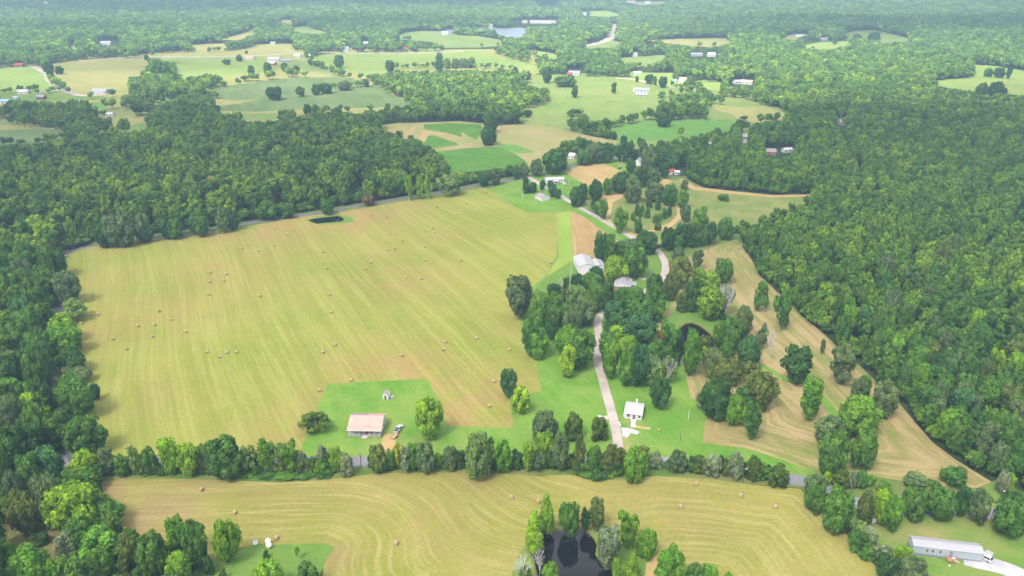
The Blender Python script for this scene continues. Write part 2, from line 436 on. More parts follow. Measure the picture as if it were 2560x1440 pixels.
fld('crop_field', 'crop', [(500, 227), (560, 216), (640, 205), (700, 197), (830, 192), (880, 197), (920, 208), (905, 214), (860, 221), (770, 235), (690, 246), (600, 251), (530, 246)], ('lin', 20))
fld('crop_field', 'crop', [(528, 269), (600, 258), (640, 250), (740, 240), (830, 228), (905, 216), (945, 212), (968, 226), (985, 240), (1020, 252), (1055, 263), (960, 269), (850, 271), (700, 276), (640, 279), (545, 276)], ('lin', 20))
fld('meadow', 'meadow', [(700, 279), (860, 273), (970, 268), (1000, 269), (880, 281), (760, 284)])
fld('meadow', 'pasture', [(600, 284), (708, 283), (705, 297), (640, 303), (600, 297)])
fld('crop_field', 'crop', [(-60, 330), (40, 324), (100, 321), (168, 327), (172, 344), (100, 358), (-60, 372)], ('lin', 60))
fld('meadow', 'pasture', [(225, 324), (300, 320), (375, 301), (374, 320), (330, 333), (240, 332)])
fld('meadow', 'pasture', [(-40, 296), (50, 295), (50, 311), (-40, 314)])
fld('meadow', 'pasture_bright', [(328, 251), (400, 243), (440, 241), (478, 238), (480, 247), (400, 256), (338, 259)])
fld('meadow', 'pasture_bright', [(208, 258), (262, 255), (265, 273), (240, 273)])
fld('meadow', 'pasture', [(240, 276), (320, 276), (420, 277), (380, 286), (250, 291)])
fld('meadow', 'meadow', [(340, 136), (470, 131), (560, 129), (640, 118), (640, 141), (550, 143), (450, 142), (360, 147)])
fld('meadow', 'meadow', [(470, 113), (560, 108), (572, 126), (480, 130)])
fld('meadow', 'meadow', [(540, 101), (600, 85), (636, 71), (640, 82), (600, 101)])
fld('meadow', 'meadow_green', [(716, 70), (770, 64), (790, 74), (828, 80), (800, 85), (750, 83)])
fld('meadow', 'meadow', [(694, 58), (700, 50), (737, 50), (732, 62)])
fld('meadow', 'meadow_green', [(168, 116), (190, 112), (200, 126), (185, 127)])
fld('meadow', 'meadow', [(205, 140), (230, 134), (232, 146), (210, 148)])
fld('meadow', 'pasture', [(985, 93), (1010, 82), (1050, 77), (1100, 79), (1150, 88), (1200, 90), (1250, 100), (1268, 113), (1200, 119), (1100, 119), (1080, 105), (1000, 99)])
fld('meadow', 'pasture', [(1030, 122), (1100, 120), (1110, 127), (1040, 128)])
fld('meadow', 'meadow_green', [(1278, 126), (1350, 128), (1390, 135), (1397, 150), (1404, 162), (1370, 156), (1340, 142)])
fld('meadow', 'pasture', [(1455, 117), (1500, 108), (1530, 101), (1562, 107), (1530, 119), (1460, 123)])
fld('meadow', 'meadow_green', [(1470, 28), (1520, 26), (1556, 38), (1510, 43), (1472, 39)])
fld('meadow', 'pasture', [(1540, 146), (1600, 141), (1660, 137), (1666, 146), (1640, 156), (1600, 166), (1580, 176), (1570, 165)])
fld('meadow', 'meadow', [(1608, 101), (1700, 97), (1812, 95), (1832, 106), (1780, 119), (1740, 116), (1640, 106)])
fld('meadow', 'meadow', [(1560, 4), (1660, 3), (1690, 8), (1600, 13)])
fld('meadow', 'pasture', [(2098, 86), (2140, 77), (2190, 75), (2250, 90), (2292, 103), (2210, 108), (2195, 101), (2150, 95), (2112, 89)])
fld('meadow', 'meadow_green', [(1978, 119), (2050, 105), (2132, 102), (2122, 113), (2080, 123), (2030, 123)])
fld('meadow', 'meadow', [(1945, 96), (1980, 86), (2040, 85), (2040, 92), (2000, 102)])
fld('meadow', 'meadow_green', [(2310, 207), (2360, 199), (2420, 194), (2442, 181), (2428, 161), (2490, 165), (2600, 184), (2620, 244), (2500, 234), (2430, 229), (2380, 222)])
fld('meadow', 'meadow_green', [(2410, 241), (2490, 244), (2500, 251), (2425, 247)])
fld('meadow', 'pasture', [(1283, 196), (1370, 186), (1450, 192), (1540, 193), (1590, 195), (1650, 212), (1740, 229), (1700, 237), (1655, 245), (1560, 262), (1500, 252), (1450, 237), (1376, 238), (1370, 221), (1320, 208)])
fld('meadow', 'meadow_green', [(1575, 188), (1620, 182), (1682, 182), (1690, 194), (1765, 210), (1735, 227), (1640, 212), (1596, 196)])
fld('meadow', 'meadow_green', [(1735, 216), (1745, 202), (1765, 205), (1810, 206), (1800, 226), (1770, 222)])
fld('meadow', 'pasture', [(1374, 250), (1455, 240), (1545, 266), (1655, 248), (1662, 255), (1640, 271), (1600, 276), (1540, 291), (1510, 296), (1450, 286), (1420, 301), (1370, 296), (1296, 291), (1308, 275), (1372, 262)])
fld('meadow', 'pasture_bright', [(1508, 320), (1590, 305), (1700, 301), (1830, 299), (1842, 326), (1820, 336), (1740, 344), (1680, 346), (1600, 356), (1550, 351), (1518, 336)])
fld('meadow', 'meadow', [(1760, 252), (1810, 242), (1862, 250), (1920, 268), (1990, 293), (1965, 301), (1900, 309), (1850, 301), (1830, 286), (1770, 269)])
fld('meadow', 'pasture', [(1760, 252), (1810, 242), (1862, 250), (1906, 266), (1860, 270), (1800, 262)])
MOTTLED = [(942, 315), (1000, 307), (1040, 307), (1150, 303), (1208, 309), (1216, 325), (1250, 313), (1300, 311), (1380, 317), (1430, 329), (1500, 345), (1548, 352), (1532, 364), (1442, 362), (1422, 378), (1400, 384), (1362, 398), (1345, 413), (1250, 420), (1128, 434), (1108, 402), (1078, 380), (1048, 360), (1008, 340), (956, 325)]
fld('mottled_pasture', 'mottled', MOTTLED)
fld('crop_plot', 'crop_green', [(1060, 311), (1100, 309), (1150, 326), (1156, 343), (1120, 333), (1060, 322)], ('lin', 70))
fld('crop_plot', 'crop_green', [(1062, 341), (1085, 338), (1140, 357), (1150, 363), (1050, 374), (1052, 356)], ('lin', 70))
fld('crop_plot', 'crop_green', [(1098, 306), (1202, 311), (1208, 330), (1190, 349), (1156, 332)], ('lin', 70))
fld('crop_plot', 'crop_green', [(1080, 381), (1180, 369), (1245, 366), (1290, 385), (1322, 409), (1200, 427), (1126, 433), (1106, 405)], ('lin', 70))
fld('crop_plot', 'pasture_bright', [(1240, 360), (1290, 362), (1340, 380), (1300, 384), (1260, 374)])
fld('track', 'tan', [(1004, 346), (1030, 318), (1042, 314), (1036, 328), (1018, 348)])
fld('track', 'tan', [(1048, 352), (1056, 326), (1120, 334), (1100, 338), (1072, 334), (1062, 356)])
fld('meadow', 'pasture', [(1300, 412), (1345, 412), (1362, 400), (1400, 386), (1440, 366), (1465, 372), (1520, 380), (1545, 395), (1500, 402), (1420, 420), (1370, 424), (1320, 424)])
fld('meadow', 'pasture', [(1545, 352), (1590, 356), (1600, 362), (1560, 368), (1536, 364)])
fld('lake', 'lake', [(1232, 68), (1262, 71), (1300, 69), (1316, 72), (1318, 80), (1312, 90), (1296, 94), (1270, 93), (1250, 87), (1236, 80)])
fld('lake', 'lake', [(1094, 79), (1120, 74), (1180, 68), (1236, 66), (1236, 74), (1190, 73), (1140, 76), (1120, 88), (1108, 90)])
# middle ground
fld('verge', 'verge', [(228, 606), (300, 596), (580, 560), (900, 508), (1100, 478), (1320, 432), (1440, 405), (1520, 392), (1570, 396), (1620, 420), (1690, 440), (1720, 440), (1712, 452), (1650, 470), (1600, 500), (1500, 520), (1480, 505), (1430, 520), (1560, 590), (1600, 612), (1660, 620), (1720, 600), (1790, 590), (1850, 585), (1860, 612), (1800, 640), (1740, 660), (1700, 700), (1700, 780), (1640, 860), (1500, 850), (1300, 880), (260, 640)])
fld('rough_pasture', 'rough', [(1440, 505), (1490, 488), (1560, 478), (1650, 455), (1715, 446), (1760, 470), (1840, 478), (1930, 487), (2060, 485), (2000, 516), (1950, 532), (1900, 560), (1870, 562), (1850, 566), (1800, 600), (1720, 590), (1640, 614), (1560, 580), (1500, 530)])
fld('rough_path', 'tan', [(1490, 492), (1560, 482), (1556, 494), (1532, 506), (1530, 530), (1520, 545), (1540, 566), (1600, 590), (1640, 594), (1640, 606), (1560, 584), (1500, 536), (1518, 505), (1500, 498)])
fld('rough_path', 'tan', [(1666, 500), (1690, 508), (1706, 528), (1702, 548), (1680, 566), (1650, 580), (1612, 578), (1640, 572), (1676, 556), (1694, 536), (1690, 518), (1668, 508)])
fld('rough_path', 'tan', [(1660, 446), (1682, 452), (1664, 464), (1640, 470), (1650, 458)])
fld('rough_path', 'tan', [(1700, 446), (1716, 450), (1736, 466), (1840, 479), (1930, 488), (2050, 486), (2046, 490), (1930, 494), (1820, 484), (1730, 474), (1704, 456)])
fld('paddock_meadow', 'rough', [(1532, 508), (1600, 492), (1664, 506), (1690, 520), (1692, 540), (1672, 556), (1630, 572), (1560, 566), (1524, 548)])
fld('lawn', 'lawn', [(1305, 438), (1340, 432), (1420, 420), (1500, 398), (1560, 400), (1600, 414), (1562, 440), (1520, 466), (1470, 478), (1420, 490), (1490, 530), (1440, 512), (1330, 446)], ('lin', 40))
fld('tan_field', 'tan', [(1412, 430), (1450, 414), (1492, 405), (1530, 416), (1553, 429), (1530, 448), (1500, 464), (1470, 464), (1440, 448)], ('lin', 15), 6)
fld('lawn', 'lawn', [(1222, 472), (1260, 460), (1322, 443), (1380, 476), (1440, 514), (1500, 549), (1560, 586), (1592, 606), (1560, 606), (1500, 572), (1426, 528), (1320, 532), (1258, 501)], ('lin', 40), 8)
fld('hay_field', 'hay', MAIN_HAY, ('hay',), 5.5)
fld('strip_field', 'strip_green', [(1392, 531), (1427, 528), (1430, 620), (1440, 680), (1420, 720), (1340, 735), (1326, 720), (1366, 690), (1396, 640)], ('lin', 2), 8)
fld('tan_field', 'tan_brown', [(1427, 528), (1460, 542), (1500, 571), (1545, 602), (1530, 640), (1500, 646), (1432, 642)], ('lin', 2), 5)
fld('lawn', 'lawn', LAWN_A, ('lin', 25), 7)
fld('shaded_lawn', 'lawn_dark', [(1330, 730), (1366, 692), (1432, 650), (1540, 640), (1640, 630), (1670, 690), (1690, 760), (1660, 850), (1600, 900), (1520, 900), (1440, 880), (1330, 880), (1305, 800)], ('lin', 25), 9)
fld('dry_pasture', 'pasture_dry', DRY_PASTURE, ('dry',), 4.5)
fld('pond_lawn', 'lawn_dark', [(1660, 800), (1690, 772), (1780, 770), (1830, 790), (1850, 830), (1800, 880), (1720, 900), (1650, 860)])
fld('pond_bank', 'pond_bank', [(1662, 846), (1690, 824), (1712, 808), (1730, 806), (1752, 814), (1770, 828), (1790, 848), (1788, 866), (1740, 892), (1690, 888), (1650, 850), (1638, 838), (1642, 826), (1654, 826)])
fld('pond', 'pond', [(1676, 832), (1694, 824), (1713, 811), (1730, 808), (1750, 815), (1768, 829), (1786, 848), (1782, 866), (1738, 890), (1700, 886), (1684, 866), (1660, 850)])
fld('green_strip', 'lawn', [(1895, 908), (1912, 912), (1970, 946), (1990, 962), (1960, 952), (1905, 922)])
fld('green_strip', 'lawn', [(2048, 992), (2060, 990), (2090, 1022), (2100, 1050), (2080, 1040), (2056, 1010)])
fld('farm_pond_bank', 'lawn_dark', [(764, 550), (800, 541), (850, 537), (880, 544), (886, 554), (860, 558), (800, 562), (784, 558)])
fld('farm_pond', 'pond', [(770, 549), (800, 544), (845, 539), (856, 543), (860, 549), (852, 554), (822, 556), (790, 559), (778, 554)])
# near ground
fld('verge', 'verge', [(120, 1130), (180, 1142), (740, 1140), (900, 1142), (1400, 1146), (1650, 1144), (1760, 1156), (1880, 1174), (1990, 1196), (2060, 1196), (2180, 1190), (2320, 1212), (2440, 1220), (2490, 1200), (2600, 1250), (2700, 1330), (2700, 1800), (2440, 1800), (2320, 1560), (2220, 1440), (2140, 1350), (2050, 1262), (2000, 1220), (1640, 1192), (1500, 1206), (1420, 1190), (1100, 1183), (950, 1186), (800, 1204), (600, 1204), (250, 1206), (150, 1210)])
fld('hay_field', 'hay_near', NEAR_HAY, ('near',), 2.6)
fld('pond_verge', 'yard', [(1330, 1334), (1400, 1320), (1475, 1318), (1540, 1322), (1590, 1350), (1640, 1380), (1660, 1400), (1620, 1420), (1610, 1470), (1640, 1600), (1500, 1640), (1330, 1600), (1270, 1460), (1300, 1380)], None, 4)
fld('tan_path', 'tan', [(1612, 1440), (1616, 1408), (1640, 1388), (1664, 1376), (1668, 1384), (1652, 1400), (1650, 1440), (1660, 1500), (1630, 1500)], ('lin', 5), 3)
pcx = sum(p[0] for p in POND_NEAR) / len(POND_NEAR); pcy = sum(p[1] for p in POND_NEAR) / len(POND_NEAR)
fld('pond_rim', 'weeds', [(pcx + (a - pcx) * 1.05, pcy + (b - pcy) * 1.04) for a, b in POND_NEAR], None, 3)
fld('pond', 'pond', POND_NEAR, None, 4)
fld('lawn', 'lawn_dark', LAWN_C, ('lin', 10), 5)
fld('dry_grass', 'yard', [(520, 1400), (560, 1392), (600, 1382), (640, 1380), (590, 1420), (560, 1440), (520, 1440)])
fld('weed_patch', 'weeds', [(-20, 1310), (60, 1312), (150, 1300), (170, 1330), (160, 1390), (120, 1420), (60, 1400), (-20, 1370)])
fld('yard', 'yard', [(2140, 1282), (2200, 1290), (2290, 1278), (2380, 1286), (2440, 1290), (2480, 1312), (2560, 1326), (2720, 1360), (2760, 1800), (2480, 1800), (2330, 1440), (2240, 1400), (2170, 1350)], None, 5)
fld('yard', 'yard', [(2400, 1230), (2440, 1222), (2490, 1206), (2540, 1236), (2500, 1300), (2470, 1300), (2440, 1250)], None, 5)
# roads, drives and paths
def rd(name, mat, pts, w, w2=None):
    r = road(pts, w, w2); F.append((name, mat, r['world'], ('mid', r['mid']), 0, 'world'))
rd('road', 'asphalt', [(135, 1150), (300, 1153), (600, 1154), (900, 1154), (1300, 1154), (1500, 1154), (1660, 1154), (1780, 1166), (1900, 1184), (2000, 1201), (2060, 1215), (2110, 1243), (2200, 1272), (2400, 1276), (2560, 1290), (2720, 1300)], 6.2)
rd('lane', 'lane', [(190, 1150), (172, 1100), (150, 1030), (140, 960), (140, 860), (148, 770), (146, 690), (160, 638), (225, 615), (300, 603), (450, 584), (580, 564), (760, 538), (900, 514), (1080, 483), (1200, 464), (1320, 442), (1380, 430), (1440, 412), (1490, 400), (1560, 394), (1620, 392), (1700, 376), (1780, 358), (1850, 345)], 4.8)
rd('drive', 'gravel', [(1318, 440), (1345, 457), (1390, 483), (1440, 513), (1520, 558), (1590, 599), (1640, 624), (1658, 646), (1664, 668), (1658, 692), (1640, 712), (1600, 735), (1540, 760), (1503, 785), (1494, 810), (1498, 840), (1493, 868), (1494, 900), (1508, 955), (1522, 1005), (1534, 1050), (1542, 1090), (1548, 1116), (1552, 1148)], 4.4, 3.7)
rd('drive', 'gravel', [(1524, 1042), (1510, 1046), (1506, 1052)], 2.6)
rd('drive', 'gravel', [(1540, 1112), (1530, 1114), (1526, 1118)], 3.0)
rd('drive', 'gravel', [(1640, 700), (1620, 698), (1590, 694), (1568, 692), (1560, 700)], 3.0)
rd('footpath', 'tan', [(1508, 676), (1516, 690), (1520, 704), (1521, 716)], 2.2)
rd('drive', 'tan', [(956, 1148), (966, 1128), (970, 1112), (974, 1098), (976, 1084)], 4.5, 5.5)
rd('drive', 'white_gravel', [(2410, 1396), (2440, 1404), (2490, 1414), (2530, 1428), (2580, 1452), (2640, 1490)], 6.0, 7.0)
rd('drive', 'white_gravel', [(2458, 1404), (2466, 1390), (2476, 1378)], 3.0, 2.0)
rd('gravel_patch', 'white_gravel', [(1554, 1076), (1568, 1076), (1580, 1078), (1596, 1083)], 4.6, 2.2)
rd('gravel_patch', 'white_gravel', [(1572, 1074), (1566, 1084), (1560, 1092)], 3.4, 2.4)
rd('sand_path', 'tan', [(1590, 1066), (1606, 1069), (1626, 1071)], 1.6)
rd('footpath', 'concrete', [(1583, 1058), (1583, 1063), (1583, 1068)], 1.9, 2.0)
rd('yard_ground', 'concrete', [(1440, 690), (1460, 687), (1480, 686)], 5)
rd('track', 'mottled', [(1563, 1094), (1566, 1108), (1567, 1124)], 2.6)
# far roads
rd('lane', 'gravel', [(-60, 172), (30, 164), (65, 163), (95, 172), (118, 186), (122, 200), (150, 220), (172, 230), (200, 238), (250, 238)], 9)
rd('lane', 'gravel', [(86, 233), (110, 228), (158, 226)], 8)
rd('lane', 'gravel', [(200, 152), (260, 146), (340, 142), (450, 142), (560, 141), (600, 140), (660, 138), (720, 134), (760, 133), (820, 131), (960, 133), (1060, 132), (1160, 128)], 14)
rd('lane', 'gravel', [(1452, 116), (1480, 111), (1510, 103), (1524, 96), (1532, 86), (1534, 72), (1538, 60)], 20)
rd('lane', 'gravel', [(1540, 195), (1580, 198), (1620, 206), (1660, 214), (1700, 220), (1740, 228)], 8)
rd('lane', 'gravel', [(1740, 362), (1780, 356), (1840, 342), (1862, 350), (1860, 358)], 7)

# ------------------------------------------------------------------ ground mesh: one conforming sheet, cut along the outlines
WP = []
for name, mat, poly, rows, sp, kind in F:
    if kind == 'px':
        # follow the ground between the outline's corners
        Q = []
        for i in range(len(poly)):
            a, b = poly[i], poly[(i + 1) % len(poly)]
            n = max(1, int(math.hypot(b[0] - a[0], (b[1] - a[1]) * 2) / 45))
            for k in range(n): Q.append((a[0] + (b[0] - a[0]) * k / n, a[1] + (b[1] - a[1]) * k / n))
        x, y = unproj([q[0] for q in Q], [q[1] for q in Q])
        WP.append(np.stack([x, y], 1))
    else:
        WP.append(np.array(poly))

pts = []
y = -420.0
while y < 14000:
    s = max(11.0, .026 * max(y, 0)); half = 240 + .74 * max(y, 0)
    n = int(2 * half / s)
    xs = np.linspace(-half, half, n + 1) + rng.uniform(-.2, .2, n + 1) * s
    pts.append(np.stack([xs, np.full(n + 1, y) + rng.uniform(-.2, .2, n + 1) * s], 1))
    y += s
for yy in np.geomspace(300, 14000, 18):
    for k in (1.2, 2.0): pts += [np.array([[k * (260 + .74 * yy), yy], [-k * (260 + .74 * yy), yy]])]
pts.append(np.array([[-24000, -900], [24000, -900], [-24000, 14500], [24000, 14500], [0, -900], [0, 14500]], float))
for (name, mat, poly, rows, sp, kind), P in zip(F, WP):
    if sp:
        x0, y0 = P.min(0); x1, y1 = P.max(0)
        y0 = max(y0, 100)
        gx, gy = np.meshgrid(np.arange(x0, x1, sp), np.arange(y0, y1, sp))
        gx = gx.ravel() + rng.uniform(-.3, .3, gx.size) * sp; gy = gy.ravel() + rng.uniform(-.3, .3, gy.size) * sp
        ok = inpoly(gx, gy, P) & (segdist(gx, gy, [tuple(p) for p in P], True) > sp * .3)
        pts.append(np.stack([gx[ok], gy[ok]], 1))
def ccw(P):
    a = np.sum(P[:, 0] * np.roll(P[:, 1], -1) - np.roll(P[:, 0], -1) * P[:, 1])
    return P if a > 0 else P[::-1]
WP = [ccw(P) for P in WP]
base = np.concatenate(pts)
verts = [Vector(p) for p in base]
faces = []
for P in WP:
    k = len(verts); verts += [Vector((float(a), float(b))) for a, b in P]
    faces.append(list(range(k, k + len(P))))
cv, ce, cf, vo, eo, fo = delaunay_2d_cdt(verts, [], faces, 0, 1e-3)
VX = np.array([(v.x, v.y) for v in cv]); VZ = hgt(VX[:, 0], VX[:, 1])
owner = np.array([max(o) if o else -1 for o in fo])
TRI = np.array([list(f) for f in cf])
for i, fdef in enumerate(F):
    if fdef[0] in ('pond', 'farm_pond', 'lake'):
        t = TRI[owner == i]
        if len(t):
            vi = np.unique(t)
            VZ[vi] = VZ[vi].mean() - .15
print('ground', len(VX), 'verts', len(TRI), 'tris')

def world_line(px):
    x, y = unproj([p[0] for p in px], [p[1] for p in px]); return list(zip(x, y))
EDGE_NEAR = [world_line(NEAR_HAY[0:24]), world_line([(820, 1750), (806, 1440), (812, 1395), (834, 1372), (815, 1362), (690, 1366), (600, 1372)])]
EDGE_LAWN = world_line([(-300, 1420), (300, 1372), (640, 1360), (800, 1358), (826, 1370), (812, 1398), (806, 1440), (800, 1900)])
EDGE_POND = [world_line([(1330, 1334), (1400, 1318), (1475, 1314), (1540, 1318), (1590, 1345), (1650, 1376), (1680, 1400), (1690, 1450)])]
EDGE_DRY = [world_line([(1868, 630), (1950, 735), (2060, 835), (2200, 962), (2330, 1105), (2480, 1205)]), world_line([(1650, 850), (1690, 890), (1714, 932), (1724, 992), (1790, 1026), (1765, 1036), (1757, 1108), (1860, 1120), (1960, 1150), (2060, 1192), (2180, 1192), (2440, 1222)])]
DRY_SPOTS = {'hay': [(600, 588, 14, 1), (660, 576, 16, 1), (720, 568, 16, 1), (800, 562, 14, 1), (880, 560, 14, 1), (930, 540, 18, 1), (980, 522, 18, .9), (760, 548, 12, 1), (870, 530, 10, .9), (1000, 548, 14, .6), (1140, 1045, 11, 1), (1200, 1045, 12, 1), (1250, 1040, 11, 1), (1160, 1010, 11, .9), (1220, 1005, 12, .9), (1190, 970, 10, .7), (300, 612, 14, .6), (420, 596, 14, .6), (500, 586, 12, .7), (1000, 700, 22, .7), (960, 640, 16, .5), (560, 680, 26, .6), (400, 780, 22, .6), (250, 700, 18, .5), (700, 590, 30, .7), (900, 560, 24, .7), (1130, 590, 18, .5), (1010, 925, 20, .9), (900, 930, 16, .7), (1180, 1000, 22, .8), (240, 830, 12, .7), (330, 810, 14, .6), (700, 1090, 16, .6), (760, 1000, 10, .6), (340, 1000, 18, .4), (1290, 820, 16, .4), (560, 620, 18, .5)],
             'near': [(430, 1270, 12, 1), (340, 1320, 10, 1), (270, 1215, 9, 1), (1200, 1190, 14, .6), (900, 1195, 12, .5), (1700, 1300, 14, .5), (400, 1290, 10, .9), (700, 1212, 16, .6), (830, 1390, 6, .8), (1130, 1300, 12, .4)],
             'dry': [(1790, 680, 14, .9), (1790, 650, 12, .6), (1740, 960, 8, .6), (1850, 1080, 10, .4), (1960, 1050, 8, .8), (2240, 1060, 14, .7), (2320, 1140, 14, .7), (1900, 800, 16, .6), (2000, 850, 14, .6), (1860, 720, 14, .5), (1700, 900, 8, .9), (1800, 1100, 14, .6), (1940, 1025, 4, 1), (1955, 1045, 4, 1), (1970, 1066, 4, 1), (1982, 1088, 4, 1)]}
GEN_SPOTS = [(970, 1110, 7, .9), (1000, 1075, 6, .6), (960, 1070, 5, .6), (1045, 1095, 10, .4), (1575, 1062, 5, .8), (2330, 1342, 3, .9), (2200, 1320, 5, .8), (1572, 1110, 4, .8), (1130, 1130, 9, .6), (880, 1010, 12, .25), (1440, 930, 10, .3), (2400, 1296, 5, .4), (1050, 1010, 10, .3)]
def spots(x, y, L):
    r = np.zeros(len(x))
    for px, py, s, a in L:
        gx, gy = ground(px, py)
        r = np.maximum(r, a * np.exp(-((x - gx) ** 2 + (y - gy) ** 2) / (2 * s * s)))
    return r

def rows_of(rows, x, y):
    if rows is None: return None
    if rows[0] == 'lin': return x * math.cos(D2R(rows[1])) + y * math.sin(D2R(rows[1]))
    if rows[0] == 'mid': return segdist(x, y, [tuple(p) for p in rows[1][::2]]) * 1.0
    if rows[0] == 'hay':
        u = x * .86 + y * .51
        return u + 7 * np.sin((x * -.51 + y * .86) / 95.) + 16 * sstep(-60, -190, x) * np.sin(y / 120.)
    if rows[0] == 'near':
        dl = segdist(x, y, EDGE_LAWN); dt = segdist(x, y, EDGE_NEAR[0])
        return -9 * np.log(np.exp(-dl / 9) + np.exp(-(80 - dt) / 9) + 1e-12)
    if rows[0] == 'dry':
        return np.minimum(segdist(x, y, EDGE_DRY[0]), segdist(x, y, EDGE_DRY[1]))

def ground_part(name, mat, tri, rows):
    vi, inv = np.unique(tri, return_inverse=True); inv = inv.reshape(tri.shape)
    x, y = VX[vi, 0], VX[vi, 1]
    me = bpy.data.meshes.new(name)
    me.from_pydata(np.stack([x, y, VZ[vi]], 1).tolist(), [], inv.tolist())
    me.materials.append(M[mat])
    me.polygons.foreach_set('use_smooth', [True] * len(me.polygons))
    r = rows_of(rows, x, y)
    if r is not None:
        me.attributes.new('row', 'FLOAT', 'POINT').data.foreach_set('value', np.asarray(r, np.float32))
    sp = DRY_SPOTS.get(rows[0]) if rows else None
    if sp is None and mat in ('lawn', 'lawn_dark', 'yard'): sp = GEN_SPOTS
    d = np.maximum(spots(x, y, sp), .16 if mat in ('lawn', 'lawn_dark') else 0) if sp else np.full(len(x), .12 if mat == 'rough' else .35 if mat in ('mottled', 'rough', 'meadow', 'pasture', 'meadow_green', 'pasture_bright') else 0.)
    me.attributes.new('dry', 'FLOAT', 'POINT').data.foreach_set('value', d.astype(np.float32))
    me.update()
    o = bpy.data.objects.new(name, me); COL.objects.link(o); o['kind'] = 'structure'
    return o

ground_part('ground', 'forest_floor', TRI[owner < 0], None)
for i, (name, mat, poly, rows, sp, kind) in enumerate(F):
    t = TRI[owner == i]
    if len(t): ground_part(name, mat, t, rows)

# ------------------------------------------------------------------ trees: crowns of leaf sprays round lumpy cores, tapered trunks with limbs
def ico(sub):
    bm = bmesh.new(); bmesh.ops.create_icosphere(bm, subdivisions=sub, radius=1)
    v = np.array([p.co[:] for p in bm.verts]); f = [tuple(p.index for p in q.verts) for q in bm.faces]
    bm.free(); return v, f
ICO = {k: ico(k) for k in (1, 2)}

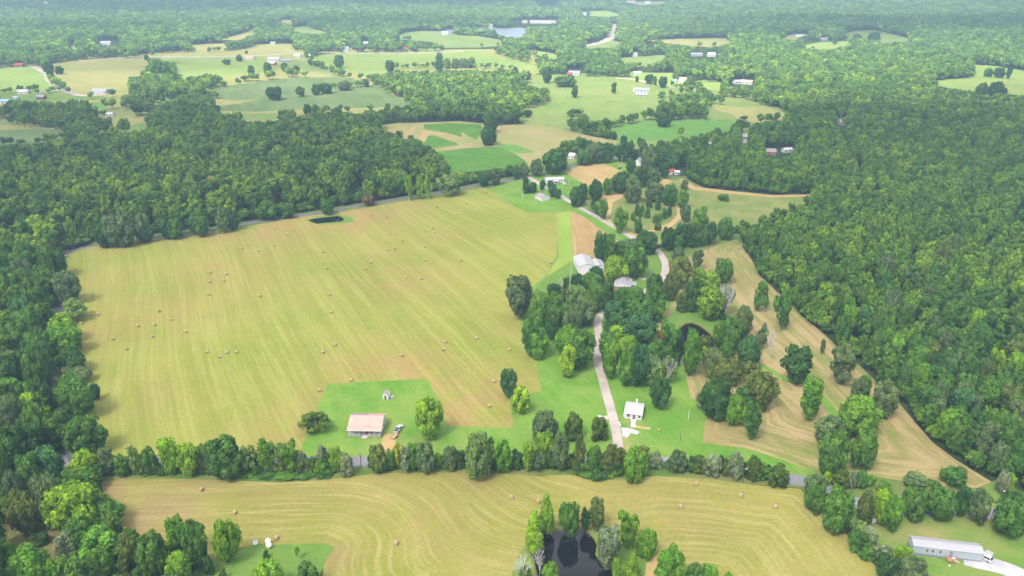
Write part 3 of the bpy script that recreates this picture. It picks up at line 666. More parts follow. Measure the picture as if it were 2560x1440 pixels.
def crown_mesh(name, kind, seed, lobes, leaves, size, core=True, sub=1):
    r = np.random.default_rng(seed)
    C, R = [], []
    for i in range(lobes):
        if kind == 'cone':                     # pointed: narrow top, wide skirt
            z = -.85 + 1.75 * (i + .5) / lobes
            rad = .70 * (1 - ((z + .85) / 1.85) ** 1.35) * (1 if z > -.6 else .8)
            a = i * 2.4 + r.uniform(-.4, .4); d = rad * r.uniform(.55, .95)
            C.append((d * math.cos(a), d * math.sin(a), z)); R.append(.17 + .24 * (1 - (z + 1) / 2))
        elif kind == 'cedar':
            z = -.9 + 1.75 * (i + .5) / lobes
            rad = .62 * math.sqrt(max(.03, 1 - ((z + .25) / 1.2) ** 2))
            a = i * 2.4 + r.uniform(-.5, .5); d = rad * r.uniform(.6, 1)
            C.append((d * math.cos(a), d * math.sin(a), z)); R.append(r.uniform(.24, .36))
        elif kind == 'sparse':
            a = r.uniform(0, 6.28); z = r.uniform(-.7, .85); d = .68 * math.sqrt(1 - z * z) * r.uniform(.5, 1)
            C.append((d * math.cos(a), d * math.sin(a), z * .85)); R.append(r.uniform(.16, .30))
        elif kind == 'bush':
            a = r.uniform(0, 6.28); z = r.uniform(-.75, .65); d = .72 * math.sqrt(max(.05, 1 - z * z)) * r.uniform(.4, 1)
            C.append((d * math.cos(a), d * math.sin(a), z)); R.append(r.uniform(.26, .42))
        elif kind == 'tall':
            a = i * 2.4 + r.uniform(-.6, .6); z = -.85 + 1.65 * (i + .5) / lobes + r.uniform(-.12, .12)
            d = .64 * (1 - abs(z - .30) ** 2 * .5) * r.uniform(.35, 1)
            C.append((d * math.cos(a), d * math.sin(a), z)); R.append(r.uniform(.24, .40))
        else:                                  # round broad crown
            z = .95 - 1.8 * (i + .5) / lobes; a = i * 2.399 + r.uniform(-.45, .45)
            d = .70 * math.sqrt(max(0, 1 - max(z, 0) ** 2.4)) * (1 - .42 * max(-z, 0)) * r.uniform(.75, 1.12)
            C.append((d * math.cos(a), d * math.sin(a), z * .70 + r.uniform(-.1, .1))); R.append(r.uniform(.22, .38))
    C = np.array(C); R = np.array(R)
    if kind in ('round', 'tall', 'bush'):
        aa = np.arctan2(C[:, 1], C[:, 0]); ph = r.uniform(0, 6.28)
        C[:, :2] *= (1 + .20 * np.sin(aa + ph) + .14 * np.sin(3 * aa + 2 * ph))[:, None]
        C[:, 2] += .10 * np.sin(2 * aa + ph)
    TONE = np.clip(r.normal(1, .13, len(C)), .72, 1.32)
    V, Fc, LV = [], [], []
    def put(v, f, lv):
        k = sum(len(q) for q in V)
        V.append(v); Fc.extend([tuple(i + k for i in q) for q in f]); LV.append(lv)
    iv, if_ = ICO[sub]
    if core:
        for c, rr, tn in zip(C, R, TONE):
            jit = 1 + r.uniform(-.16, .16, (len(iv), 1))
            put(c + iv * jit * rr * .84, if_, np.clip(tn * r.normal(.97, .10, len(iv)), .6, 1.4))
        if kind in ('round', 'bush', 'tall'):
            put(iv * np.array([.55, .55, .6]), if_, np.full(len(iv), .9))
    k0 = sum(len(q) for q in V)
    P, Nn, TT = [], [], []
    for c, rr, tn in zip(C, R, TONE):
        d = r.normal(size=(leaves, 3)); d[:, 2] += .25
        d /= np.linalg.norm(d, axis=1)[:, None]
        p = c + d * rr * r.uniform(.86, 1.12, (leaves, 1))
        dist = np.linalg.norm(p[:, None] - C[None], axis=2) / R[None]
        ok = (dist > .80).sum(1) >= len(C) - 1
        P.append(p[ok]); Nn.append(d[ok]); TT.append(np.full(int(ok.sum()), tn))
    P = np.concatenate(P); Nn = np.concatenate(Nn)
    n = len(P)
    Nn = Nn + r.normal(scale=.42, size=Nn.shape); Nn /= np.linalg.norm(Nn, axis=1)[:, None]
    ref = r.normal(size=Nn.shape); U = np.cross(Nn, ref); U /= np.linalg.norm(U, axis=1)[:, None]; W_ = np.cross(Nn, U)
    s = size * r.uniform(.6, 1.3, (n, 1))
    q = np.stack([P - U * s - W_ * s * .6, P + U * s * .8 - W_ * s * .7, P + U * s + W_ * s * .7 + Nn * s * .3, P - U * s * .7 + W_ * s], 1).reshape(-1, 3)
    V.append(q); idx = np.arange(n) * 4 + k0
    lv = np.repeat(np.clip(np.concatenate(TT) * r.normal(1.02, .14, n), .55, 1.6), 4); LV.append(lv)
    Fc.extend([(int(i), int(i + 1), int(i + 2), int(i + 3)) for i in idx])
    V = np.concatenate(V); LV = np.concatenate(LV)
    mx = np.percentile(np.linalg.norm(V[:, :2], axis=1), 98)
    z0, z1 = np.percentile(V[:, 2], 1), np.percentile(V[:, 2], 99)
    V[:, :2] /= mx; V[:, 2] = (V[:, 2] - (z0 + z1) / 2) / ((z1 - z0) / 2)
    me = bpy.data.meshes.new(name); me.from_pydata(V.tolist(), [], Fc)
    me.attributes.new('lv', 'FLOAT', 'POINT').data.foreach_set('value', LV.astype(np.float32))
    me.materials.append(M['leaf']); me.update()
    return me

def trunk_mesh(name, seed, mat, limbs=6, r0=.03, fork=.45):
    """unit height; scaled to the tree"""
    r = random.Random(seed); b = MB()
    p = Vector((0, 0, -.03)); rad = r0
    for i in range(4):
        q = Vector((r.uniform(-.02, .02), r.uniform(-.02, .02), .03 + .2 * (i + 1)))
        b.tube(p, q, rad, rad * .74, 7, cap=(i in (0, 3))); p = q; rad *= .74
    for i in range(limbs):
        a = i * 2.4 + r.uniform(-.5, .5); z = fork + .4 * i / limbs
        s = Vector((0, 0, z)); m = s + Vector((math.cos(a) * .12, math.sin(a) * .12, .09))
        e = m + Vector((math.cos(a) * .12, math.sin(a) * .12, .10))
        b.tube(s, m, r0 * .5, r0 * .33, 5); b.tube(m, e, r0 * .33, r0 * .12, 5)
    return b.mesh(name, mat)

def branch_mesh(name, seed, mat, spread=.5, depth=4):
    """a leafless crown: limbs that fork and fork again, in a unit ellipsoid"""
    r = random.Random(seed); b = MB()
    def grow(p, d, L, rad, k):
        q = p + d * L
        b.tube(p, q, rad, rad * .66, 5 if k > 1 else 4, cap=False)
        if k == 0: return
        for i in range(r.choice((2, 3, 3))):
            nd = (d + Vector((r.gauss(0, spread), r.gauss(0, spread), r.gauss(.12, spread * .6)))).normalized()
            grow(q, nd, L * r.uniform(.62, .86), rad * .62, k - 1)
    for i in range(4):
        a = i * 1.6 + r.uniform(-.4, .4)
        grow(Vector((0, 0, -1)), Vector((math.cos(a) * .45, math.sin(a) * .45, 1)).normalized(), .62, .055, depth)
    v = np.array([tuple(q) for q in b.v])
    mx = np.percentile(np.hypot(v[:, 0], v[:, 1]), 98); z1 = np.percentile(v[:, 2], 99)
    v[:, :2] /= mx; v[:, 2] = (v[:, 2] + 1) * 2 / (z1 + 1) - 1
    b.v = v.tolist()
    return b.mesh(name, mat)

CROWN = {
    'R': [crown_mesh('round_crown', 'round', 100 + i, 34, 80, .068) for i in range(6)],
    'T': [crown_mesh('tall_crown', 'tall', 200 + i, 30, 80, .075) for i in range(5)],
    'N': [crown_mesh('pointed_crown', 'cone', 300 + i, 38, 60, .07) for i in range(3)],
    'C': [crown_mesh('cedar_crown', 'cedar', 400 + i, 24, 90, .075) for i in range(4)],
    'P': [crown_mesh('open_crown', 'sparse', 500 + i, 26, 60, .075, core=False) for i in range(4)],
    'S': [crown_mesh('bush_crown', 'bush', 600 + i, 22, 80, .08) for i in range(4)],
    'D': [branch_mesh('bare_crown', 700 + i, M['dead_wood']) for i in range(3)],
}
TRUNK = [trunk_mesh('trunk', 40 + i, M['bark']) for i in range(3)]
TRUNK_PALE = [trunk_mesh('trunk', 50 + i, M['bark_pale'], 8, .028, .35) for i in range(2)]
TRUNK_DEAD = [trunk_mesh('trunk', 60, M['dead_wood'], 3, .03, .5)]

PAL = {'d': ((.062, .150, .040), 'dark green'), 'g': ((.098, .218, .042), 'mid-green'), 'b': ((.140, .305, .036), 'bright green'),
       'l': ((.220, .390, .034), 'lime-green'), 'y': ((.36, .45, .022), 'yellow'), 'o': ((.138, .190, .050), 'olive'),
       's': ((.215, .285, .160), 'silvery'), 'k': ((.128, .200, .084), 'grey-green'), 'c': ((.105, .170, .034), 'olive-dark'),
       'p': ((.185, .295, .088), 'pale green'), 't': ((.068, .168, .060), 'bluish green'), 'r': ((.50, .49, .45), 'bare grey'),
       'n': ((.16, .15, .06), 'browning'), 'a': ((.50, .36, .10), 'amber')}
KINDS = {'R': ('broadleaf_tree', 'round-headed tree', 'tree'), 'T': ('broadleaf_tree', 'upright tree', 'tree'), 'N': ('pointed_tree', 'pointed tree', 'tree'),
         'C': ('cedar_tree', 'cedar', 'cedar'), 'P': ('thin_tree', 'thin see-through tree', 'tree'), 'S': ('bush', 'bush', 'bush'), 'D': ('dead_tree', 'leafless tree', 'dead tree')}

def add_tree(x, y, a, b_, clear, kind, col, jit=.1, alpha=.25, seed=None):
    """crown half width a, half height b_, its foot clear metres above the ground"""
    r = random.Random(seed if seed is not None else (x * 13.7 + y * 7.1))
    z = float(hgt(x, y))
    nm = KINDS[kind][0]
    o = empty(nm, (x, y, z), r.uniform(0, 6.28))
    me = r.choice(CROWN[kind])
    c = bpy.data.objects.new('crown' if kind != 'S' else 'foliage', me); COL.objects.link(c); c.parent = o
    zc = clear + b_
    c.location = (0, 0, zc); c.scale = (a * r.uniform(.94, 1.06), a * r.uniform(.94, 1.06), b_)
    k = r.uniform(1 - jit, 1 + jit)
    rgb = PAL[col][0]
    c.color = (min(1, rgb[0] * k * r.uniform(.95, 1.05)), min(1, rgb[1] * k), min(1, rgb[2] * k), alpha)
    H = (clear + 2 * b_) * (.86 if kind != 'D' else .62)
    T = TRUNK_DEAD if kind == 'D' else (TRUNK_PALE if (col in 'ps' or kind == 'P') else TRUNK)
    t = bpy.data.objects.new('trunk' if kind != 'S' else 'stem', r.choice(T)); COL.objects.link(t); t.parent = o
    s = min(1.0, a * .18 + .35) * H * (.85 if kind != 'S' else .6)
    t.scale = (s * .62, s * .62, H)
    return o

SIZES = []
TREES = []      # (area, colour, kind, x on the picture, object)
def bbox_tree(area, x0, y0, x1, y1, kind, col, clear=None):
    cx = (x0 + x1) / 2
    # the ellipsoid whose outline fills the box: centre height found by iteration
    zc = 5.0
    for _ in range(5):
        gx, gy = unproj([cx], [(y0 + y1) / 2], zc); gx = gx[0]; gy = gy[0]
        z = float(hgt(gx, gy)) + zc
        _, _, zd = proj(gx, gy, z); s = FPX / zd
        dep = math.atan2(CAMZ - z, math.hypot(gx, gy))
        a = (x1 - x0) / 2 / s; Hm = (y1 - y0) / 2 / s
        ae = a * .85
        bb = math.sqrt(max((Hm ** 2 - (ae * math.sin(dep)) ** 2), (.35 * Hm) ** 2)) / math.cos(dep)
        cl = clear if clear is not None else {'S': -.12 * bb, 'N': .3, 'C': .1, 'D': 2.0, 'P': 1.8}.get(kind, min(2.2, .2 * bb))
        zc = bb + cl
    o = add_tree(gx, gy, a, bb, cl, kind, col, seed=int(x0 * 31 + y0 * 17))
    TREES.append((area, col, kind, cx, y1, o, 2 * bb + cl))
    return o

AREAS = {
 'pond': 'beside the big foreground pond', 'grove': 'in the grove by the dish antennas', 'corner': 'in the thicket below the lane corner',
 'hedge': 'in the roadside hedgerow', 'belt': 'in the belt above the trailer home', 'hedgeB': 'in the hedge beside the trailer home yard',
 'dry': 'on the brown sloping pasture', 'wpond': 'around the small woodland pond', 'drive': 'in the grove along the gravel drive',
 'barns': 'near the white barns and brick house', 'upper': 'along the upper gravel drive', 'bend': 'by the far road bend',
 'paddock': 'in the rough paddock', 'lawn': 'on the green lawn', 'lane': 'along the lane edging the hay field',
 'lane2': 'along the lane below the far wood', 'far': 'in the distant farmland'}
T_ = {
'pond': "1309,1279,1362,1376,N,l 1344,1239,1388,1330,N,l 1394,1258,1453,1330,R,g 1451,1275,1477,1323,T,d 1473,1249,1517,1319,T,o 1492,1312,1532,1366,S,g 1489,1323,1553,1416,T,s 1544,1281,1596,1363,T,b 1592,1328,1645,1392,R,b 1588,1363,1605,1392,S,b 1525,1396,1553,1450,T,l 1560,1385,1603,1455,N,l 1644,1374,1718,1460,R,b 1716,1410,1760,1465,R,g 1752,1414,1797,1465,R,b 1808,1430,1830,1455,S,b 1283,1388,1332,1455,D,r 1330,1374,1370,1428,D,r 1353,1408,1397,1465,R,b 1290,1420,1330,1470,S,p 1375,1425,1400,1460,S,s",
'grove': "416,1293,472,1385,T,b 460,1301,521,1408,R,g 525,1296,597,1400,R,l 341,1336,422,1450,R,g 410,1385,480,1465,R,l 505,1390,533,1436,C,d 658,1377,675,1398,S,d 736,1367,749,1387,P,l 627,1402,705,1480,R,l 732,1404,803,1470,R,g 546,1424,568,1450,S,g 395,1350,440,1410,T,l",
'corner': "120,1209,246,1326,R,l 192,1247,306,1325,R,g 218,1288,282,1327,S,k 153,1304,228,1380,R,g 184,1314,306,1400,R,b 213,1375,298,1460,R,g 198,1411,264,1480,R,p 296,1343,356,1450,T,o -20,1350,42,1420,R,b 10,1371,124,1470,R,b 143,1335,190,1416,P,s 79,1330,120,1363,S,d 22,1229,96,1330,R,o 85,1190,155,1312,R,k 150,1158,255,1222,R,g 195,1200,252,1240,S,g 0,1180,60,1260,R,k 112,1400,170,1470,S,b 330,1410,380,1480,R,g",
'hedge': "163,1042,256,1132,R,g 178,1128,252,1196,R,l 241,1120,289,1183,T,k 282,1136,331,1186,R,g 322,1118,350,1180,P,p 350,1120,398,1180,R,g 330,1156,362,1184,S,b 397,1096,446,1180,T,l 440,1111,500,1180,R,l 492,1108,526,1160,P,p 516,1091,604,1186,R,d 598,1115,642,1172,P,p 641,1103,691,1174,T,b 615,1135,649,1176,S,g 690,1108,712,1172,P,p 704,1105,748,1174,T,b 741,1128,768,1178,C,s 762,1144,796,1180,S,g 791,1112,824,1156,P,s 804,1135,836,1178,S,d 822,1120,858,1172,R,l 846,1135,884,1188,C,s 598,1172,642,1194,S,b 638,1174,690,1197,S,g 685,1175,741,1200,S,b 735,1174,790,1196,S,g 785,1174,832,1194,S,d 923,1112,967,1173,R,o 928,1128,974,1182,S,d 960,1128,988,1173,T,g 978,1111,1015,1164,R,y 1000,1118,1027,1172,P,s 1018,1112,1047,1172,T,g 1037,1106,1091,1174,R,k 1086,1130,1110,1173,S,b 1106,1118,1144,1173,R,k 1138,1127,1166,1173,S,d 1156,1087,1234,1191,R,p 1200,1100,1240,1170,T,g 1230,1101,1286,1173,R,b 1278,1127,1312,1173,S,d 1305,1106,1338,1171,T,l 1311,1127,1366,1171,R,k 1325,1030,1395,1107,R,k 1336,1080,1388,1140,R,l 1378,1085,1420,1170,T,k 1362,1130,1398,1171,S,d 1411,1035,1457,1097,C,c 1477,1042,1521,1100,C,c 1433,1095,1465,1170,T,o 1411,1136,1451,1171,S,c 1462,1117,1509,1170,R,g 1501,1110,1565,1173,R,o 1438,1172,1486,1196,S,g 1476,1174,1520,1202,S,d 1510,1172,1550,1194,S,g 1556,1123,1626,1195,R,b 1588,1118,1632,1154,S,o 1622,1130,1657,1170,C,s 1668,1136,1684,1172,S,l 1672,1127,1720,1178,C,k 1718,1141,1742,1182,S,d 1733,1138,1764,1182,C,c 1758,1137,1806,1187,C,s 1790,1141,1812,1182,S,d 1804,1146,1826,1188,C,o 1820,1129,1860,1196,C,s 1866,1142,1905,1198,C,c 1894,1164,1932,1201,S,g 1923,1162,1972,1216,C,c",
'belt': "2010,1187,2064,1240,R,k 2058,1180,2081,1212,T,l 2081,1176,2126,1217,C,c 2123,1181,2144,1220,C,s 2139,1176,2168,1217,R,g 2165,1189,2190,1218,S,b 2013,1215,2070,1277,R,g 2060,1225,2146,1322,R,g 2139,1228,2187,1312,R,o 2174,1229,2232,1302,R,l 2204,1240,2264,1320,R,b 2258,1181,2316,1217,R,k 2314,1198,2354,1217,S,g 2354,1168,2421,1214,R,g 2255,1220,2317,1292,R,g 2309,1222,2392,1294,R,g 2386,1215,2422,1287,T,d 2424,1226,2482,1304,R,k 2404,1236,2432,1292,S,l 2490,1178,2527,1230,R,s 2520,1184,2539,1232,T,l 2479,1243,2575,1332,R,g 2506,1228,2560,1255,S,d 2296,1281,2311,1304,S,b 2190,1205,2230,1235,S,b 2440,1262,2470,1304,S,d",
'hedgeB': "2118,1296,2171,1356,S,p 2150,1320,2194,1367,R,s 2163,1344,2181,1366,S,y 2122,1330,2172,1382,S,g 2188,1362,2238,1404,R,s 2192,1390,2247,1446,S,d 2240,1369,2282,1417,T,l 2246,1392,2312,1460,R,k 2150,1360,2196,1400,S,g 2090,1290,2124,1330,S,k",
'dry': "1960,866,2033,956,T,d 2079,864,2142,953,T,k 2002,945,2061,1042,T,b 2127,947,2172,996,T,k 2179,954,2252,1040,R,k 2092,993,2198,1084,R,b 2034,1041,2112,1112,R,k 2047,1078,2122,1187,R,g 2129,1076,2198,1167,R,g 1934,727,1977,816,P,g 1918,818,1942,897,D,r 2050,848,2064,882,T,k 1785,648,1834,704,R,g 1728,624,1758,670,T,k 1888,808,1920,864,P,k 1885,705,1925,770,P,g 2190,860,2255,948,P,g 2140,940,2180,990,R,g",
'wpond': "1648,806,1700,910,T,g 1666,850,1710,910,R,d 1705,826,1752,931,T,b 1741,838,1785,876,R,o 1780,806,1811,868,T,b 1799,794,1856,852,R,g 1842,774,1882,847,T,o 1804,820,1852,880,R,g 1751,868,1778,908,T,l 1755,874,1810,938,R,k 1837,844,1903,914,R,t 1799,858,1840,902,R,g 1785,898,1857,958,R,o 1851,905,1908,947,R,o 1858,928,1928,968,R,o 1783,914,1832,960,R,o 1752,950,1830,1042,R,d 1837,961,1904,1017,R,t 1857,931,1942,1020,R,o 1814,987,1872,1057,R,b 1860,1007,1908,1090,T,g 1739,979,1760,1016,P,s 1604,888,1654,957,P,p 1651,894,1696,950,P,p 1606,888,1654,957,D,r 1652,896,1696,950,D,r 1624,944,1680,1014,R,d 1744,706,1812,792,P,l 1793,710,1838,792,D,r 1795,712,1836,780,P,p 1769,783,1784,802,S,d 1796,765,1818,802,S,d 1838,768,1887,822,R,k",
'drive': "1266,688,1335,788,T,k 1364,710,1405,741,R,d 1329,731,1378,808,R,g 1406,694,1426,756,P,o 1395,694,1411,736,D,r 1366,732,1413,777,R,g 1415,714,1468,770,R,p 1459,711,1509,774,R,g 1501,707,1536,774,T,d 1529,717,1587,770,R,g 1361,765,1414,814,R,g 1409,764,1457,826,R,k 1436,741,1496,808,R,k 1504,754,1562,807,R,t 1299,795,1364,882,R,g 1359,798,1395,845,R,d 1321,828,1378,892,R,b 1385,817,1462,892,R,b 1411,825,1488,916,R,g 1395,866,1440,939,T,l 1496,829,1550,892,R,g 1523,811,1578,848,R,l 1535,839,1596,883,R,l 1503,856,1550,940,T,b 1545,878,1587,960,T,b 1564,863,1627,957,R,t 1616,854,1670,903,R,g 1503,788,1582,835,R,d 1555,748,1642,808,R,g 1629,765,1660,802,T,b 1560,719,1612,782,R,g 1607,707,1670,785,R,g 1560,790,1645,852,R,t",
'barns': "1424,685,1457,722,R,d 1454,682,1511,719,R,g 1468,668,1512,704,R,t 1482,584,1519,650,T,d 1510,587,1544,652,T,g 1529,606,1566,647,R,g 1508,639,1574,699,R,l 1558,608,1625,688,R,g 1544,596,1604,624,R,k 1586,589,1643,630,R,d 1616,686,1662,746,R,d 1654,689,1699,746,R,o 1692,729,1723,778,C,c 1712,696,1762,773,R,d 1759,680,1803,717,R,l 1727,671,1767,712,R,l 1665,639,1733,714,R,o 1679,619,1714,660,R,k",
'upper': "1305,443,1323,461,R,d 1303,460,1326,482,R,d 1320,457,1344,480,R,d 1347,450,1364,473,R,t 1367,452,1387,469,R,d 1371,462,1398,490,R,t 1387,473,1404,495,R,t 1421,469,1469,511,R,d 1445,459,1473,496,R,d 1471,451,1508,497,R,d 1504,447,1532,484,R,g 1527,431,1580,479,R,d 1558,444,1612,502,R,k 1476,502,1492,523,S,d 1496,500,1523,543,T,b 1530,523,1572,577,T,b 1584,547,1605,581,T,g 1584,574,1642,617,R,d",
'bend': "1324,399,1357,437,R,k 1356,373,1422,430,R,d 1439,374,1479,410,R,g 1464,361,1510,404,R,k 1500,360,1537,402,R,d 1539,354,1578,400,R,d 1564,396,1590,431,R,d 1598,371,1640,426,R,k 1630,372,1678,420,R,d 1585,417,1622,462,R,d 1616,418,1654,462,R,k 1650,415,1673,443,R,d 1400,352,1450,386,R,g 1430,345,1475,380,R,d 1658,384,1700,425,R,t 1282,420,1302,446,R,d 1298,416,1324,440,R,k 1390,388,1420,420,R,d",
'paddock': "1610,459,1660,500,R,k 1658,463,1696,510,R,g 1690,474,1722,516,R,b 1700,450,1722,476,S,o 1586,510,1600,539,C,t 1600,511,1612,530,C,c 1594,517,1608,542,C,g 1613,495,1632,519,C,c 1638,498,1652,525,C,t 1611,518,1627,545,C,g 1668,513,1680,541,C,t 1654,520,1670,546,C,g 1641,529,1656,553,C,b 1631,536,1644,557,C,g 1576,529,1591,552,C,g 1636,556,1654,576,C,c 1651,569,1692,621,R,d 1684,560,1722,612,R,d 1714,560,1750,613,R,d 1729,520,1769,577,T,b 1701,514,1732,552,R,k 1761,554,1794,607,R,d 1794,544,1832,594,R,g 1792,486,1822,503,S,g 1680,590,1712,624,R,g 1744,575,1772,612,R,g",
'lawn': "750,1030,826,1077,P,c 1036,993,1117,1088,R,l 1252,925,1296,989,R,t 1272,965,1332,1027,R,l",
'lane': "112,629,166,688,R,d 129,682,198,754,R,k 142,749,214,796,P,p 122,786,194,854,R,l 119,816,209,882,R,b 136,872,214,931,R,d 142,916,224,960,R,k 136,939,232,1040,R,g 222,959,251,998,R,d 104,676,146,730,D,r",
'lane2': "285,560,332,608,R,g 343,556,386,602,T,d 418,548,456,594,R,g 478,540,520,588,T,g 560,528,600,572,R,d 700,512,735,548,S,d 800,498,836,534,R,g 1012,440,1031,496,P,l 1038,441,1060,492,P,l 1061,440,1082,492,P,l 1093,436,1152,484,P,p 1194,429,1227,462,R,d 1224,424,1257,459,R,k 530,514,574,576,P,k 255,535,330,610,R,k 330,535,376,598,R,k 395,540,458,592,R,d 462,535,515,582,R,d 232,555,282,612,R,d 905,486,940,512,R,n 640,500,700,545,R,g 516,440,542,472,R,a",
'far': "1198,319,1246,358,R,d 1209,284,1242,328,R,d 664,218,706,246,R,d 739,217,764,239,R,d 779,211,800,235,R,d 796,209,834,231,R,d 846,203,878,224,R,k 909,199,924,216,R,d 834,139,860,167,R,g 769,147,784,161,R,g 785,152,803,165,R,d 1089,132,1107,154,R,g 1086,151,1109,174,R,d 1106,146,1128,168,R,p 1126,147,1150,168,R,p 1148,146,1170,167,R,p 1166,144,1192,166,R,p 962,152,988,178,R,d 657,157,680,187,R,d 701,157,722,176,R,g 732,164,750,179,R,d 759,261,778,285,R,d 777,262,798,284,R,g 962,259,976,275,R,g 1356,167,1381,204,R,d 1429,215,1447,242,T,d 1528,207,1543,231,T,d 1311,275,1330,291,R,d 1646,192,1670,216,R,d 1612,186,1636,207,R,d 1588,191,1598,204,R,d 1633,191,1644,211,R,g 1639,289,1679,314,R,d 619,164,637,184,R,d 375,150,430,196,R,g 1280,168,1298,190,R,d 1296,177,1328,197,R,g 1384,190,1440,214,R,g 1528,330,1544,348,R,d 1512,337,1528,348,S,d 1550,340,1570,366,R,d 2170,80,2200,106,R,d 2130,86,2158,104,R,d 2080,85,2098,108,R,g 2462,171,2484,190,R,g 2486,170,2512,192,R,d 2516,166,2530,194,T,d 2440,208,2470,244,R,g 2468,206,2510,246,R,d 1240,170,1264,190,R,k 116,152,128,162,S,d 105,155,135,178,R,d 118,172,136,196,R,d 136,166,160,184,R,d 556,148,580,160,R,g 590,137,606,152,R,g 358,136,372,149,R,g 1712,190,1736,212,R,p 1680,176,1702,200,R,p 1725,194,1742,216,R,g",
}
for area, s in T_.items():
    for item in s.split():
        a = item.split(',')
        bbox_tree(area, *[float(v) for v in a[:4]], a[4], a[5])
# the low filling of the roadside hedgerow
hr = random.Random(5)
for x0, x1, yb in ((262, 850, 1186), (928, 1430, 1172), (1440, 1620, 1190), (1625, 1652, 1170), (1672, 1960, 1184)):
    x = x0
    while x < x1:
        w = hr.uniform(20, 32); h = hr.uniform(22, 36)
        yy = yb + (x - x0) * (.075 if x0 == 1672 else 0) - (10 if x0 == 1672 else 0) + hr.uniform(-7, 3)
        bbox_tree('hedge', x - w / 2, yy - h, x + w / 2, yy, 'S', hr.choice('dgggkobc'))
        x += hr.uniform(11, 18)
EXPLICIT = len(TREES)

ORD = ['first', 'second', 'third', 'fourth', 'fifth', 'sixth', 'seventh', 'eighth', 'ninth', 'tenth', 'eleventh', 'twelfth', 'thirteenth', 'fourteenth', 'fifteenth', 'sixteenth', 'seventeenth', 'eighteenth', 'nineteenth', 'twentieth']
def label_trees(rows, area_txt):
    """labels by look, then size, then order along the row from the west end"""
    groups = {}
    for t in rows: groups.setdefault((t[1], t[2] if t[2] not in 'RT' else 'R'), []).append(t)
    for (c, k), L in groups.items():
        cn = PAL[c][1]; kn = 'broad tree' if k == 'R' else KINDS[k][1]
        if len(L) == 1: L[0][5]['label'] = f"{cn} {kn} {area_txt}, the only one there"
        elif len(L) == 2:
            a, b = sorted(L, key=lambda t: -t[6])
            a[5]['label'] = f"taller of the two {cn} {kn}s {area_txt}"; b[5]['label'] = f"shorter of the two {cn} {kn}s {area_txt}"
        else:
            L = sorted(L, key=lambda t: t[3])
            for i, t in enumerate(L):
                nth = ORD[i] if i < len(ORD) else str(i + 1) + 'th'
                t[5]['label'] = f"{nth} {cn} {kn} {area_txt}, counting from the left"
for area in T_:
    rows = [t for t in TREES if t[0] == area]
    label_trees(rows, AREAS[area])
    for t in rows:
        t[5]['category'] = KINDS[t[2]][2]; t[5]['group'] = ('trees and bushes ' + AREAS[area])

# ------------------------------------------------------------------ woods: everywhere that is not open ground
OPEN = []; LANES = []
for (name, mat, poly, rows, sp, kind), P in zip(F, WP):
    if name == 'grassland': continue
    if kind == 'px': OPEN.append(np.array(poly, float))
    else:
        px, py, zc = proj(P[:, 0], P[:, 1], hgt(P[:, 0], P[:, 1])); (LANES if mat in ('asphalt', 'lane') else OPEN).append(np.stack([px, py], 1))
def is_open(px, py, L=None):
    r = np.zeros(px.shape, bool)
    for P in (OPEN if L is None else L):
        x0, y0 = P.min(0); x1, y1 = P.max(0)
        m = (px >= x0) & (px <= x1) & (py >= y0) & (py <= y1)
        if m.any():
            q = np.where(m)[0]; r[q] |= inpoly(px[q], py[q], P)
    return r

def scatter(y0, y1, cell, xk=.80):
    ys = np.arange(y0, y1, cell)
    out = []
    for yy in ys:
        h = 160 + xk * yy
        n = int(2 * h / cell)
        xs = np.linspace(-h, h, n) + rng.uniform(-.48, .48, n) * cell
        out.append(np.stack([xs, yy + rng.uniform(-.48, .48, n) * cell], 1))
    return np.concatenate(out)
cand = np.concatenate([scatter(40, 760, 6.9), scatter(760, 1500, 8.6), scatter(1500, 2400, 11.0), scatter(2400, 4600, 17.0, .72)])
cx, cy = cand[:, 0], cand[:, 1]
cz = hgt(cx, cy)
px, py, zc = proj(cx, cy, cz)
dist = np.hypot(cx, cy)
# tree sizes: the eastern young wood is tight and slim, the western one broad
west = (px < 1150)
nz = np.sin(cx / 47.0 + 2) * np.cos(cy / 63.0) + rng.normal(0, .45, len(cx))
big = rng.uniform(0, 1, len(cx))
hh = np.where(west, rng.normal(15.5, 2.2, len(cx)), rng.normal(14.0, 2.0, len(cx))) + nz * 1.0 + (big > .95) * 2.5
wid = np.where(west, rng.normal(10.0, 1.6, len(cx)), rng.normal(7.2, 1.2, len(cx))) + nz * .6 + (big > .93) * 2.0
wid = np.where(cy > 760, rng.normal(10.5, 1.6, len(cx)) + nz * .7, wid); hh = np.where(cy > 760, rng.normal(13.5, 2.0, len(cx)) + nz, hh)
wid = np.where(cy > 1500, rng.normal(14.0, 2.0, len(cx)), wid); hh = np.where(cy > 1500, rng.normal(13.5, 2.0, len(cx)), hh)
wid = np.where(cy > 2400, rng.normal(21.0, 2.5, len(cx)), wid)
keep = np.ones(len(cx), bool)
wthin = west & (cy < 760)
keep &= ~(wthin & (rng.uniform(0, 1, len(cx)) < .38))
keep &= (zc > 20) & (py < 1760) & (py > -60)
